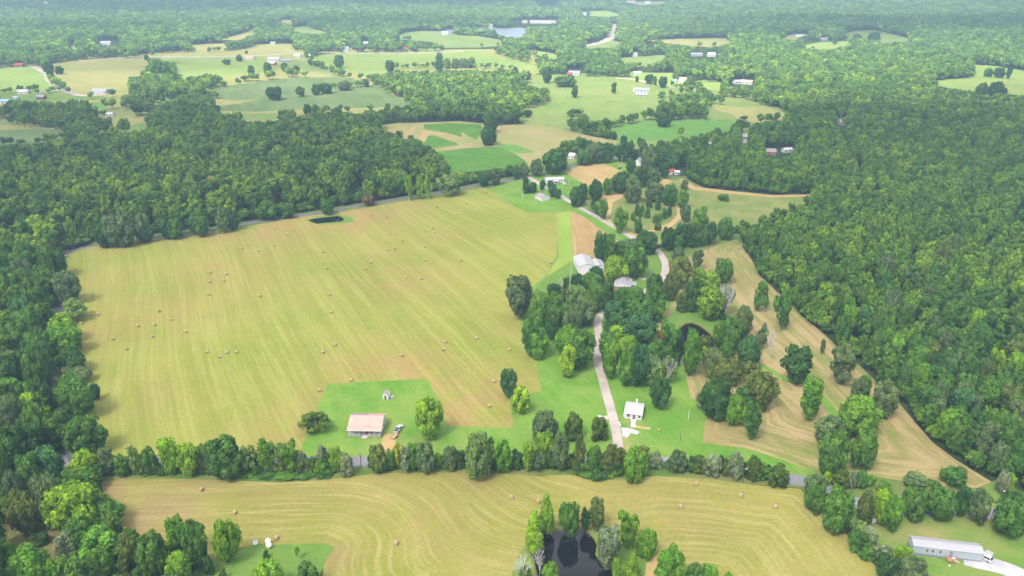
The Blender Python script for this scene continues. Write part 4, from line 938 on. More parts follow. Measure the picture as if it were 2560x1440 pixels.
CLEAR = [(2085, 296, 2120, 318), (1905, 372, 1985, 394), (1590, 398, 1616, 418), (1670, 424, 1712, 442), (1846, 336, 1872, 362), (1824, 198, 1890, 214), (1722, 132, 1800, 146), (1578, 132, 1600, 144),
         (240, 102, 300, 116), (1340, 2, 1400, 14), (1560, 2, 1640, 14), (1300, 48, 1400, 66), (1270, 52, 1300, 66), (1450, 26, 1470, 44), (1985, 84, 2012, 98), (2048, 94, 2072, 104), (105, 4, 125, 12), (175, 230, 190, 240), (190, 250, 204, 262), (-10, 246, 24, 262), (1570, 180, 1612, 192), (1412, 174, 1460, 192), (855, 112, 880, 134), (1004, 114, 1022, 128), (903, 104, 925, 113), (2494, 206, 2560, 220), (1612, 108, 1640, 118), (268, 284, 330, 294), (2536, 530, 2560, 560)]
CLEARP = [np.array([(a, b), (c, b), (c, d), (a, d)], float) for a, b, c, d in CLEAR]
for k in (0, .5, .92):
    qx, qy, _ = proj(cx, cy, cz + hh * k)
    keep &= ~is_open(qx, qy); keep &= ~is_open(qx, qy, CLEARP)
BOXES = []
for area in ('corner', 'lane', 'lane2', 'grove', 'belt', 'hedge', 'hedgeB', 'upper', 'bend'):
    for item in T_[area].split():
        a, b, c, d = [float(v) for v in item.split(',')[:4]]
        m = .2 * (c - a); BOXES.append(np.array([(a + m, b + (d - b) * .12), (c - m, b + (d - b) * .12), (c - m, d), (a + m, d)]))
for k in (.55, .9):
    qx, qy, _ = proj(cx, cy, cz + hh * k); keep &= ~is_open(qx, qy, BOXES)
keep &= ~is_open(px, py, LANES)
# keep clear of buildings set in the woods, and out of the frame's near thicket clearing
for (a, b, c, d) in CLEAR:
    keep &= ~((px > a) & (px < c) & (py > b) & (py < d + 6))
cx, cy, cz, px, py, zc, hh, wid, dist = [v[keep] for v in (cx, cy, cz, px, py, zc, hh, wid, dist)]
# undergrowth along the rims of the nearer woods
e = scatter(40, 800, 3.6)
ex, ey = e[:, 0], e[:, 1]; ez = hgt(ex, ey); epx, epy, ezc = proj(ex, ey, ez)
ok = (ezc > 20) & (epy < 1500) & (epx > -60) & (epx < 2620)
ex, ey, ez, epx, epy, ezc = [v[ok] for v in (ex, ey, ez, epx, epy, ezc)]
edge = np.zeros(len(ex), bool)
for dx, dy in ((6, 0), (-6, 0), (0, 6), (0, -7), (4, -5), (-4, -5)):
    qx, qy, _ = proj(ex + dx, ey + dy, ez); edge |= is_open(qx, qy)
for k in (0, 2.2):
    qx, qy, _ = proj(ex, ey, ez + k); edge &= ~is_open(qx, qy)
edge &= ~is_open(epx, epy, LANES)
for (a, b, c, d) in CLEAR: edge &= ~((epx > a) & (epx < c) & (epy > b) & (epy < d + 6))
ex, ey, ez, epx, epy, ezc = [v[edge] for v in (ex, ey, ez, epx, epy, ezc)]
EH = rng.uniform(3.5, 8.5, len(ex)); EW = rng.uniform(4.2, 6.6, len(ex))
NB = len(cx)
cx, cy, cz, px, py, zc = [np.concatenate(q) for q in ((cx, ex), (cy, ey), (cz, ez), (px, epx), (py, epy), (zc, ezc))]
wid = np.concatenate([np.clip(wid, 4, 30), EW]); hh = np.concatenate([np.clip(hh, 8, 22), EH])
# straggling trees along the borders of the far fields
hx, hy = [], []
for (name, mat, poly, rows, sp, kind), P in zip(F, WP):
    if kind != 'px' or name not in ('meadow', 'crop_field'): continue
    if P[:, 1].min() < 560 or np.ptp(P[:, 0]) < 60: continue
    Q = np.concatenate([P, P[:1]]); L = 0; ph = rng.uniform(0, 6.28)
    for i in range(len(P)):
        a, b = Q[i], Q[i + 1]; n = max(1, int(np.hypot(*(b - a)) / 7))
        for k in range(n):
            p = a + (b - a) * (k + rng.uniform(0, 1)) / n; L += 7
            if math.sin(L / 41 + ph) + math.sin(L / 97 + 2 * ph) + rng.normal(0, .35) > .95:
                hx.append(p[0] + rng.uniform(-3, 3)); hy.append(p[1] + rng.uniform(-4, 3))
hx, hy = np.array(hx), np.array(hy); hz = hgt(hx, hy); hpx, hpy, hzc = proj(hx, hy, hz)
ok = (hpx > -60) & (hpx < 2620) & (hpy > -10) & ~is_open(hpx, hpy, [np.array([(a, b), (c, b), (c, d), (a, d)], float) for a, b, c, d in CLEAR + [(180, 210, 330, 242), (620, 134, 780, 168), (1560, 215, 1640, 246)]])
hx, hy, hz, hpx, hpy, hzc = [v[ok] for v in (hx, hy, hz, hpx, hpy, hzc)]
cx, cy, cz, px, py, zc = [np.concatenate(q) for q in ((cx, hx), (cy, hy), (cz, hz), (px, hpx), (py, hpy), (zc, hzc))]
wid = np.concatenate([wid, rng.uniform(6, 11, len(hx))]); hh = np.concatenate([hh, rng.uniform(5, 11, len(hx))])
# the nearest ones, largest in the picture, stand as trees of their own
inframe = (px > -20) & (px < 2580) & (py < 1450)
score = np.where(inframe, hh / zc, 0); score[NB:] = 0
order = np.argsort(-score)
single = order[:150]
rest = np.ones(len(cx), bool); rest[single] = False
WCOL = 'ddggggkkobltgdgkgg'
WT = {}
for i in single:
    c = WCOL[int(rng.integers(len(WCOL)))]
    k = 'R' if rng.uniform() < (.75 if px[i] < 1150 else .45) else 'T'
    cl = 2.0; b_ = (hh[i] - cl) / 2
    o = add_tree(cx[i], cy[i], wid[i] / 2 * 1.08, b_, cl, k, c, seed=int(i))
    o.name = 'woodland_tree'
    w = 'west' if px[i] < 1150 else 'east'
    WT.setdefault(w, []).append((w, c, k, px[i], py[i], o, hh[i]))
LEVELS = {'west': [(0, 760, 'above the lane corner'), (760, 900, 'beside the middle of the lane'), (900, 1050, 'level with the farmhouse lawn'), (1050, 1180, 'level with the roadside hedgerow'), (1180, 1300, 'at the corner of the near field'), (1300, 2000, 'at the bottom corner of the view')],
          'east': [(0, 760, 'at the top of the brown pasture'), (760, 900, 'level with the woodland pond'), (900, 1000, 'level with the gravel drive bend'), (1000, 1080, 'level with the cottage'), (1080, 1160, 'level with the roadside hedgerow'), (1160, 2000, 'behind the lamp pole')]}
for w in WT:
    for y0, y1, txt in LEVELS[w]:
        G = {}
        for t in WT[w]:
            if y0 <= t[4] < y1: G.setdefault((t[1], t[2]), []).append(t)
        for (c, k), L in G.items():
            L.sort(key=lambda t: t[3])
            for i, t in enumerate(L):
                what = f"{PAL[c][1]} {'broad' if k == 'R' else 'slim'} tree of the {w} wood {txt}"
                t[5]['label'] = (what if len(L) == 1 else f"{ORD[min(i, 19)]} {what}")
                t[5]['category'] = 'tree'; t[5]['group'] = f"trees of the {w} wood"

def proto_collection(name, kinds, count, lobes, leaves, size, sub):
    c = bpy.data.collections.new(name)
    for i in range(count):
        kd = kinds[i % len(kinds)]
        me = crown_mesh('woodland_crown', kd, 900 + i + len(name) * 37, lobes, leaves, size, True, sub)
        # crown over a short tapered trunk, unit width and unit height
        b = MB(); b.tube((0, 0, -.02), (0, 0, .5), .032, .014, 5, cap=False)
        n0 = len(me.vertices)
        v = np.empty(n0 * 3); me.vertices.foreach_get('co', v); v = v.reshape(-1, 3)
        v[:, 2] = .34 + (v[:, 2] + 1) / 2 * .66; v[:, :2] *= .5
        lv = np.empty(n0, np.float32); me.attributes['lv'].data.foreach_get('value', lv)
        fs = [tuple(p.vertices) for p in me.polygons]
        k = len(fs)
        m2 = bpy.data.meshes.new('woodland_tree_shape')
        m2.from_pydata(v.tolist() + [tuple(q) for q in b.v], [], fs + [tuple(i + n0 for i in f) for f in b.f])
        m2.materials.append(M['leaf']); m2.materials.append(M['bark'])
        m2.polygons.foreach_set('material_index', [0] * k + [1] * len(b.f))
        m2.attributes.new('lv', 'FLOAT', 'POINT').data.foreach_set('value', np.concatenate([lv, np.ones(len(b.v), np.float32)]))
        m2.update(); bpy.data.meshes.remove(me)
        c.objects.link(bpy.data.objects.new('woodland_tree_shape', m2))
    return c

def forest(name, sel, coll, label, col=(.040, .108, .030, 1.0), kmul=1.0):
    n = int(sel.sum())
    if not n: return
    me = bpy.data.meshes.new(name)
    me.from_pydata(np.stack([cx[sel], cy[sel], cz[sel]], 1).tolist(), [], [])
    sc = np.stack([wid[sel] * kmul * rng.uniform(.9, 1.1, n), wid[sel] * kmul * rng.uniform(.9, 1.1, n), hh[sel]], 1)
    me.attributes.new('size', 'FLOAT_VECTOR', 'POINT').data.foreach_set('vector', sc.astype(np.float32).ravel())
    me.attributes.new('turn', 'FLOAT', 'POINT').data.foreach_set('value', rng.uniform(0, 6.28, n).astype(np.float32))
    o = bpy.data.objects.new(name, me); COL.objects.link(o)
    o.color = col
    g = bpy.data.node_groups.new(name + '_scatter', 'GeometryNodeTree')
    g.interface.new_socket('Geometry', in_out='INPUT', socket_type='NodeSocketGeometry')
    g.interface.new_socket('Geometry', in_out='OUTPUT', socket_type='NodeSocketGeometry')
    gi = g.nodes.new('NodeGroupInput'); go = g.nodes.new('NodeGroupOutput')
    ip = g.nodes.new('GeometryNodeInstanceOnPoints'); ci = g.nodes.new('GeometryNodeCollectionInfo')
    ci.inputs['Collection'].default_value = coll; ci.inputs['Separate Children'].default_value = True; ci.inputs['Reset Children'].default_value = True
    a1 = g.nodes.new('GeometryNodeInputNamedAttribute'); a1.data_type = 'FLOAT_VECTOR'; a1.inputs['Name'].default_value = 'size'
    a2 = g.nodes.new('GeometryNodeInputNamedAttribute'); a2.data_type = 'FLOAT'; a2.inputs['Name'].default_value = 'turn'
    cb = g.nodes.new('ShaderNodeCombineXYZ'); er = g.nodes.new('FunctionNodeEulerToRotation')
    g.links.new(gi.outputs[0], ip.inputs['Points']); g.links.new(ci.outputs[0], ip.inputs['Instance'])
    ip.inputs['Pick Instance'].default_value = True
    g.links.new(a1.outputs[0], ip.inputs['Scale'])
    g.links.new(a2.outputs[0], cb.inputs[2]); g.links.new(cb.outputs[0], er.inputs[0]); g.links.new(er.outputs[0], ip.inputs['Rotation'])
    g.links.new(ip.outputs[0], go.inputs[0])
    md = o.modifiers.new('scatter', 'NODES'); md.node_group = g
    tag(o, label, 'forest', None, 'stuff')
    return o
P1 = proto_collection('woodland_shapes', ['round', 'round', 'tall', 'round', 'bush', 'round', 'tall'], 9, 20, 40, .095, 1)
P2 = proto_collection('far_shapes', ['round', 'bush', 'round', 'round'], 6, 12, 18, .16, 1)
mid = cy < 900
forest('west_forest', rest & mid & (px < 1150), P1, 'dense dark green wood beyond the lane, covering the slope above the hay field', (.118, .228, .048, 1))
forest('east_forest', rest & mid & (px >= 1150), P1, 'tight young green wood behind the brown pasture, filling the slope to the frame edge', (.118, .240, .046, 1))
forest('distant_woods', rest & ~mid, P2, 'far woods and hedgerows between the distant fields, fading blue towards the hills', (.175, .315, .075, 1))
print('woods', len(cx), 'explicit', EXPLICIT)

# ------------------------------------------------------------------ buildings
def gable(name, px, py, L, W, ang, h, rise, wall, roof, label, cat='house', group=None, over=.35, wins=(), doors=(), ribs=0, base=0, skirt=None, shed=False, front_roof=None, trim=None, split=None):
    """x runs along the ridge, -y is the front. wins/doors: (side, u, z, w, h)"""
    gx, gy = ground(px, py)
    o = empty(name, (gx, gy, float(hgt(gx, gy)) - .05), D2R(ang), label, cat, group)
    hl, hw = L / 2, W / 2
    b = MB()
    z0 = 0.0
    if skirt:
        s = MB(); s.box(-hl + .06, hl - .06, -hw + .06, hw - .06, -.3, base); s.build('skirting', M[skirt], o); z0 = base
    else: z0 = -.3
    top = base + h
    b.add([(-hl, -hw, z0), (hl, -hw, z0), (hl, hw, z0), (-hl, hw, z0), (-hl, -hw, top), (hl, -hw, top), (hl, hw, top), (-hl, hw, top), (-hl, 0, top + rise), (hl, 0, top + rise)],
          [(3, 2, 1, 0), (0, 1, 5, 4), (2, 3, 7, 6), (1, 2, 6, 9, 5), (3, 0, 4, 8, 7)])
    b.build('walls', M[wall], o)
    sl = rise / hw; oy = hw + over; oz = top - over * sl + .06; ox = hl + over * .8; rz = top + rise + .06; th = .14
    def slab(sgn, mat, x0, x1, nm):
        r = MB()
        v = [(x0, sgn * oy, oz), (x1, sgn * oy, oz), (x1, 0, rz), (x0, 0, rz)]
        v += [(p[0], p[1], p[2] + th) for p in v]
        r.add(v, [(0, 1, 2, 3), (7, 6, 5, 4), (0, 4, 5, 1), (1, 5, 6, 2), (2, 6, 7, 3), (3, 7, 4, 0)])
        if ribs:
            n = max(2, int((x1 - x0) / ribs))
            for i in range(n + 1):
                xx = x0 + .03 + (x1 - x0 - .06) * i / n
                r.add([(xx - .03, sgn * oy, oz + th), (xx + .03, sgn * oy, oz + th), (xx + .03, 0, rz + th), (xx - .03, 0, rz + th),
                       (xx - .03, sgn * oy, oz + th + .05), (xx + .03, sgn * oy, oz + th + .05), (xx + .03, 0, rz + th + .05), (xx - .03, 0, rz + th + .05)],
                      [(7, 6, 5, 4), (0, 4, 5, 1), (1, 5, 6, 2), (3, 7, 4, 0)])
        return r.build(nm, M[mat], o)
    slab(-1, front_roof or roof, -ox, ox, 'roof_slope')
    if split:
        slab(1, split[1], -ox, -ox + 2 * ox * split[0] - .002, 'roof_slope'); slab(1, roof, -ox + 2 * ox * split[0], ox, 'roof_slope')
    else: slab(1, roof, -ox, ox, 'roof_slope')
    c = MB(); c.prism([(-.22, rz + th - .22 * sl + .012), (0, rz + th + .012), (.22, rz + th - .22 * sl + .012), (.22, rz + th - .22 * sl + .05), (0, rz + th + .06), (-.22, rz + th - .22 * sl + .05)], -ox - .004, ox + .004)
    rc = c.build('ridge_cap', M[trim or roof], o); rc.rotation_euler = (0, 0, -math.pi / 2)
    def opening(kind, side, u, z, w, hh, mat, fr='white_wall'):
        f = MB(); g = MB(); e = .09
        if kind == 'window':
            f.box(-w / 2 - e, w / 2 + e, -.07, .02, -e, 0); f.box(-w / 2 - e, w / 2 + e, -.07, .02, hh, hh + e)
            f.box(-w / 2 - e, -w / 2, -.07, .02, 0, hh); f.box(w / 2, w / 2 + e, -.07, .02, 0, hh); f.box(-w / 2, w / 2, -.065, .015, hh / 2 - .04, hh / 2 + .04)
            g.box(-w / 2, w / 2, -.03, .012, 0, hh)
            fo = f.build('window', M[fr], o); go = g.build('pane', M[mat], fo)
        else:
            f.box(-w / 2, w / 2, -.05, .02, 0, hh)
            if kind == 'garage_door':
                for i in range(5): f.box(-w / 2 + .04, w / 2 - .04, -.07, -.05, hh * i / 5 + .03, hh * (i + 1) / 5 - .03)
            fo = f.build(kind, M[mat], o)
            if kind == 'door':
                k = MB(); k.box(w / 2 - .18, w / 2 - .08, -.10, -.05, 1.0, 1.1); k.build('handle', M['chrome'], fo)
        zz = base + z
        if side == 'F': fo.location = (u, -hw - .012, zz)
        elif side == 'B': fo.location = (u, hw + .012, zz); fo.rotation_euler = (0, 0, math.pi)
        elif side == 'L': fo.location = (-hl - .012, u, zz); fo.rotation_euler = (0, 0, -math.pi / 2)
        else: fo.location = (hl + .012, u, zz); fo.rotation_euler = (0, 0, math.pi / 2)
        return fo
    for w in wins: opening('window', *w[:5], w[5] if len(w) > 5 else 'glass')
    for d in doors: opening(d[6] if len(d) > 6 else 'door', *d[:5], d[5] if len(d) > 5 else 'white_paint')
    o['_h'] = top
    return o

# farmhouse with the pink metal roof and railed porch
H1 = gable('farmhouse', 920, 1069, 12.6, 8.6, -2, 2.9, 1.7, 'white_wall', 'pink_roof', 'farmhouse with pale pink metal roof and long railed front porch', ribs=.9, base=.7, skirt='grey_wood',
           split=(.52, 'mauve_roof'), wins=[('F', -4.2, .9, 1.1, 1.3), ('F', -1.9, .9, 1.1, 1.3), ('F', 3.6, .9, 1.3, 1.3), ('R', -1.5, .9, 1, 1.2), ('R', 1.6, .9, 1, 1.2), ('L', 1.0, .9, 1, 1.2), ('B', 2, .9, 1, 1.2)],
           doors=[('F', .6, .02, 1.0, 2.1, 'door_red'), ('F', 1.9, .02, .9, 2.1, 'porch_dark')])
pd = MB(); pd.box(-6.2, 6.2, -6.6, -4.32, .5, .66); pd.build('porch_floor', M['grey_wood'], H1)
r = MB(); v = [(-6.7, -7.0, 3.05), (6.7, -7.0, 3.05), (6.7, -4.55, 3.42), (-6.7, -4.55, 3.42)]
v += [(a, b_, c_ + .1) for a, b_, c_ in v]; r.add(v, [(0, 1, 2, 3), (7, 6, 5, 4), (0, 4, 5, 1), (1, 5, 6, 2), (2, 6, 7, 3), (3, 7, 4, 0)])
for i in range(15): r.box(-6.66 + i * .951, -6.6 + i * .951, -6.99, -6.95, 3.15, 3.2)
r.build('porch_roof', M['pink_roof'], H1)
f = MB(); f.box(-6.72, 6.72, -7.06, -7.0, 2.98, 3.2); f.build('fascia', M['white_wall'], H1)
for i in range(7):
    x = -6.0 + i * 2.0
    p = MB(); p.box(x - .07, x + .07, -6.52, -6.38, .66, 3.06); p.build('porch_post', M['white_wall'], H1)
for x0, x1 in ((-6.0, -1.1), (1.3, 6.0)):
    ra = MB()
    for z in (.95, 1.2, 1.5): ra.box(x0 + .08, x1 - .08, -6.49, -6.41, z, z + .1)
    ra.build('railing', M['grey_wood'], H1)
st = MB()
for i in range(3): st.box(-.9, 1.1, -6.6 - .32 * (i + 1), -6.6 - .32 * i - .002, .0, .5 - .16 * i)
st.build('steps', M['concrete'], H1)
lt = MB()
for i in range(30): lt.box(-6.1 + i * .42, -6.1 + i * .42 + .3, -6.58, -6.54, .03, .48)
lt.build('porch_lattice', M['grey_wood'], H1)

gable('shed', 967, 994, 3.0, 2.4, 78, 2.1, .75, 'white_wall', 'brown_roof', 'small white shed with its dark door ajar on the lawn', 'shed', over=.15, doors=[('L', 0, .05, .8, 1.75, 'porch_dark')])
gx, gy = ground(981, 996)
o = empty('cable_spool', (gx, gy, float(hgt(gx, gy))), .4, 'grey wooden cable spool standing beside the small white shed', 'spool')
for z in (.0, .85): k = MB(); k.tube((0, 0, z), (0, 0, z + .12), .75, .75, 14); k.build('flange', M['grey_wood'], o)
k = MB(); k.tube((0, 0, .121), (0, 0, .849), .3, .3, 10); k.build('drum', M['grey_wood'], o)

# white house with the metal roof
H2 = gable('cottage', 1585, 1035, 6.8, 8.6, -14, 2.25, 1.15, 'white_wall', 'white_roof', 'small white cottage with white metal roof beside the gravel drive', ribs=.75, base=.3, skirt='stone', over=.3,
           wins=[('F', -1.9, .9, 1.3, 1.1), ('F', 2.4, .9, .9, 1.1), ('R', -1.5, .9, .9, 1.1), ('R', 1.8, .9, .9, 1.1), ('L', 1.5, .9, .9, 1.1), ('B', 0, 1.0, .9, 1.0)], doors=[('F', .35, .05, .95, 2.05, 'door_red')])
p = MB(); p.box(-.7, 1.4, -5.8, -4.31, .18, .3); p.build('porch_floor', M['white_wall'], H2)
st = MB()
for i in range(3): st.box(-.5, 1.2, -5.8 - .32 * (i + 1), -5.8 - .32 * i - .002, -.1, .2 - .08 * i)
st.build('steps', M['concrete'], H2)
for x in (-.62, 1.32):
    ra = MB(); ra.box(x - .04, x + .04, -6.7, -4.4, 1.05, 1.13)
    for y in (-6.66, -5.7, -4.8): ra.box(x - .035, x + .035, y - .035, y + .035, .1, 1.05)
    ra.build('railing', M['white_wall'], H2)
ch = MB(); ch.box(.1, .75, 4.7, 5.25, 0, 3.9); ch.box(.04, .81, 4.65, 5.31, 3.9, 4.02); ch.build('chimney', M['white_wall'], H2)
gx, gy = ground(1562, 1040)
o = empty('heat_pump', (gx, gy, float(hgt(gx, gy))), D2R(-14), 'pale heat pump unit standing against the white cottage', 'heat pump')
k = MB(); k.box(-.5, .5, -.45, .45, .06, 1.0); k.build('casing', M['light_blue'], o)
k = MB(); k.tube((0, 0, 1.0), (0, 0, 1.05), .38, .38, 14); k.build('fan_grille', M['galv'], o)
k = MB(); k.box(-.6, .6, -.55, .55, -.05, .058); k.build('pad', M['concrete'], o)

# barns
gable('workshop', 1460, 669, 16.5, 9.6, 97, 3.9, 1.5, 'white_wall', 'barn_roof', 'large white metal workshop barn with wide sliding door', 'barn', ribs=1.2, over=.2, doors=[('L', .3, .05, 3.6, 3.0, 'white_paint', 'garage_door')], wins=[('B', 3, 1.2, 1, 1), ('B', -3, 1.2, 1, 1)])
gable('garage', 1493, 671, 10.5, 7.0, 97, 3.0, 1.3, 'white_wall', 'barn_roof', 'smaller white garage set close beside the large workshop barn', 'garage', ribs=1.2, over=.2, doors=[('L', -.2, .05, 2.6, 2.3, 'white_paint', 'garage_door')])
gx, gy = ground(1456, 690)
o = empty('flatbed_wagon', (gx, gy, float(hgt(gx, gy))), .5, 'rusty farm wagon parked before the large workshop barn', 'wagon')
k = MB(); k.box(-1.7, 1.7, -.9, .9, .75, .9); k.build('deck', M['cedar_wood'], o)
for sx in (-1.1, 1.1):
    for sy in (-1.0, 1.0): k = MB(); k.tube((sx, sy - .1, .4), (sx, sy + .1, .4), .4, .4, 12); k.build('wheel', M['black_rubber'], o)
k = MB(); k.box(1.71, 2.9, -.06, .06, .6, .7); k.build('tongue', M['galv'], o)
k = MB(); k.box(-1.68, -1.6, -.88, .88, .902, 1.5); k.build('headboard', M['cedar_wood'], o)

H3 = gable('brick_house', 1557, 718, 11.5, 8.5, 78, 2.8, 1.7, 'brick', 'grey_roof', 'red brick house with grey shingle roof among the drive trees', over=.5, trim='grey_roof',
           wins=[('L', -2, .9, 1.2, 1.2), ('L', 2, .9, 1.2, 1.2), ('F', -3, .9, 1.2, 1.2), ('F', 2.5, .9, 1.2, 1.2)], doors=[('F', 0, .05, 1, 2.1, 'white_paint')])
g = MB(); g.add([(-6.2, -4.9, 2.75), (-6.2, 4.9, 2.75), (-6.2, 0, 4.72), (-6.1, -4.9, 2.75), (-6.1, 4.9, 2.75), (-6.1, 0, 4.72)], [(0, 1, 2), (5, 4, 3), (0, 3, 4, 1), (1, 4, 5, 2), (2, 5, 3, 0)])
g.build('gable_board', M['white_wall'], H3)
g = MB(); g.box(-2.6, 2.6, -7.4, -4.27, 2.62, 2.78); g.build('porch_roof', M['grey_roof'], H3)
for x in (-2.5, 2.5): g = MB(); g.box(x - .1, x + .1, -7.3, -7.1, 0, 2.618); g.build('porch_post', M['white_wall'], H3)
g = MB(); g.box(-2.6, 2.6, -7.4, -4.27, -.05, .2); g.build('porch_floor', M['brick'], H3)
ch = MB(); ch.box(1.2, 2.1, -2.6, -1.8, 3.0, 5.4); ch.box(1.12, 2.18, -2.68, -1.72, 5.4, 5.55); ch.build('chimney', M['brick'], H3)

gable('shed', 1356, 498, 9.2, 7.2, -60, 2.6, 1.3, 'white_wall', 'brown_roof', 'white shed with grey brown gable roof on the upper lawn', 'shed', over=.12, doors=[('B', -2, .05, 1, 2.0)])
H4 = gable('trailer_home', 1386, 456, 14.5, 6.5, 8, 2.7, .9, 'white_wall', 'white_roof', 'white trailer home beside the upper end of the gravel drive', ribs=.9, base=.6, skirt='white_wall', over=.3,
           wins=[('F', -5, .9, 1, 1), ('F', -2.5, .9, 1, 1), ('F', 3, .9, 1.2, 1), ('F', 5.5, .9, 1, 1)], doors=[('F', .6, .02, .95, 2.0, 'porch_dark')])
k = MB(); k.box(-1, 2.4, -6.0, -3.27, .4, .55); k.build('deck', M['grey_wood'], H4)
k = MB(); v = [(-1.2, -6.3, 2.5), (2.6, -6.3, 2.5), (2.6, -3.64, 2.8), (-1.2, -3.64, 2.8)]; v += [(a, b_, c_ + .08) for a, b_, c_ in v]
k.add(v, [(0, 1, 2, 3), (7, 6, 5, 4), (0, 4, 5, 1), (1, 5, 6, 2), (2, 6, 7, 3), (3, 7, 4, 0)]); k.build('porch_roof', M['white_roof'], H4)
for x in (-1, 2.4): k = MB(); k.box(x - .06, x + .06, -6.1, -5.98, .55, 2.5); k.build('porch_post', M['white_wall'], H4)
gx, gy = ground(1414, 463)
o = empty('utility_trailer', (gx, gy, float(hgt(gx, gy))), -.6, 'small flat trailer with white tank parked by the upper trailer home', 'trailer')
k = MB(); k.box(-2.2, 2.2, -1.2, 1.2, .6, .75); k.build('deck', M['brown_roof'], o)
k = MB(); k.box(-2.0, .1, -.8, .9, .752, 2.0); k.build('tank', M['white_paint'], o)
for sy in (-1.3, 1.3): k = MB(); k.tube((0, sy - .1, .38), (0, sy + .1, .38), .38, .38, 12); k.build('wheel', M['black_rubber'], o)
k = MB(); k.box(2.21, 3.4, -.05, .05, .55, .65); k.build('tongue', M['galv'], o)

# grey trailer home, bottom right
H5 = gable('trailer_home', 2360, 1383, 19.8, 4.7, -10.5, 2.45, .75, 'blue_grey_wall', 'pale_roof', 'long grey-blue trailer home with wooden steps by the white gravel drive', base=.75, skirt='skirt', over=.12, ribs=0,
           wins=[('F', -5.9, .95, .75, 1.15), ('F', -4.3, .95, .75, 1.15), ('F', -2.1, .95, .75, 1.15), ('F', -.5, 1.5, .7, .35), ('L', .7, .9, .8, 1.1)], doors=[('F', 1.0, .03, .95, 2.05, 'skirt')])
dk = empty('wooden_deck', (0, 0, 0)); dk.parent = H5
bpy.data.objects.remove(dk)
k = MB(); k.box(-.4, 2.4, -4.3, -2.42, .58, .7); dko = k.build('deck', M['cedar_wood'], H5)
for x, y in ((-.35, -4.25), (2.35, -4.25), (-.35, -2.5), (2.35, -2.5), (1.0, -4.25)):
    k = MB(); k.box(x - .06, x + .06, y - .06, y + .06, 0, 1.65); k.build('post', M['cedar_wood'], dko)
for y0, y1, x0, x1 in ((-4.3, -4.22, -.28, .92), (-4.3, -4.22, 1.08, 2.28), (-4.17, -2.6, -.4, -.32), (-4.17, -2.6, 2.3, 2.38)):
    k = MB()
    for z in (1.0, 1.5): k.box(x0, x1, y0, y1, z, z + .1)
    k.build('railing', M['cedar_wood'], dko)
k = MB()
for i in range(3): k.box(2.42 + .3 * i, 2.42 + .3 * (i + 1) - .003, -4.1, -2.8, 0, .5 - .16 * i)
k.build('steps', M['cedar_wood'], dko)
k = MB(); k.tube((8.9, 2.45, 0), (8.9, 2.45, 4.6), .05, .05, 6); k.tube((8.9, 2.45, 4.6), (8.9, 2.45, 4.75), .09, .09, 6); k.build('service_mast', M['galv'], H5)
for i, (px, py, sx, nm, lb) in enumerate(((2383, 1399, .8, 'storage_bin', 'pale storage bin below the wooden deck of the grey trailer home'), (2391, 1407, .9, 'storage_bin', 'lavender storage bin in front of the wooden deck'))):
    gx, gy = ground(px, py); o = empty(nm, (gx, gy, float(hgt(gx, gy))), -.2, lb, 'bin')
    k = MB(); k.box(-sx / 2, sx / 2, -.3, .3, 0, .55); k.build('tub', M['blue_grey_wall'], o)
    k = MB(); k.box(-sx / 2 - .04, sx / 2 + .04, -.34, .34, .552, .62); k.build('lid', M['white_paint'], o)
gx, gy = ground(2373, 1416)
o = empty('lawn_ball', (gx, gy, float(hgt(gx, gy)) + .28), 0, 'cream round lawn ornament alone on the trailer home grass', 'ornament')
bm = bmesh.new(); bmesh.ops.create_icosphere(bm, subdivisions=2, radius=.3); me = bpy.data.meshes.new('globe'); bm.to_mesh(me); bm.free(); me.materials.append(M['white_wall'])
k = bpy.data.objects.new('globe', me); COL.objects.link(k); k.parent = o
k = MB(); k.box(-.2, .2, -.2, .2, -.3, -.2); k.build('plinth', M['stone'], o)

# ------------------------------------------------------------------ vehicles
def wheel(o, x, y, r=.36):
    k = MB(); k.tube((x, y - .12, r), (x, y + .12, r), r, r, 14); w = k.build('wheel', M['black_rubber'], o)
    k = MB(); k.tube((x, y - .125, r), (x, y + .125, r), r * .55, r * .55, 10); k.build('rim', M['chrome'], w)

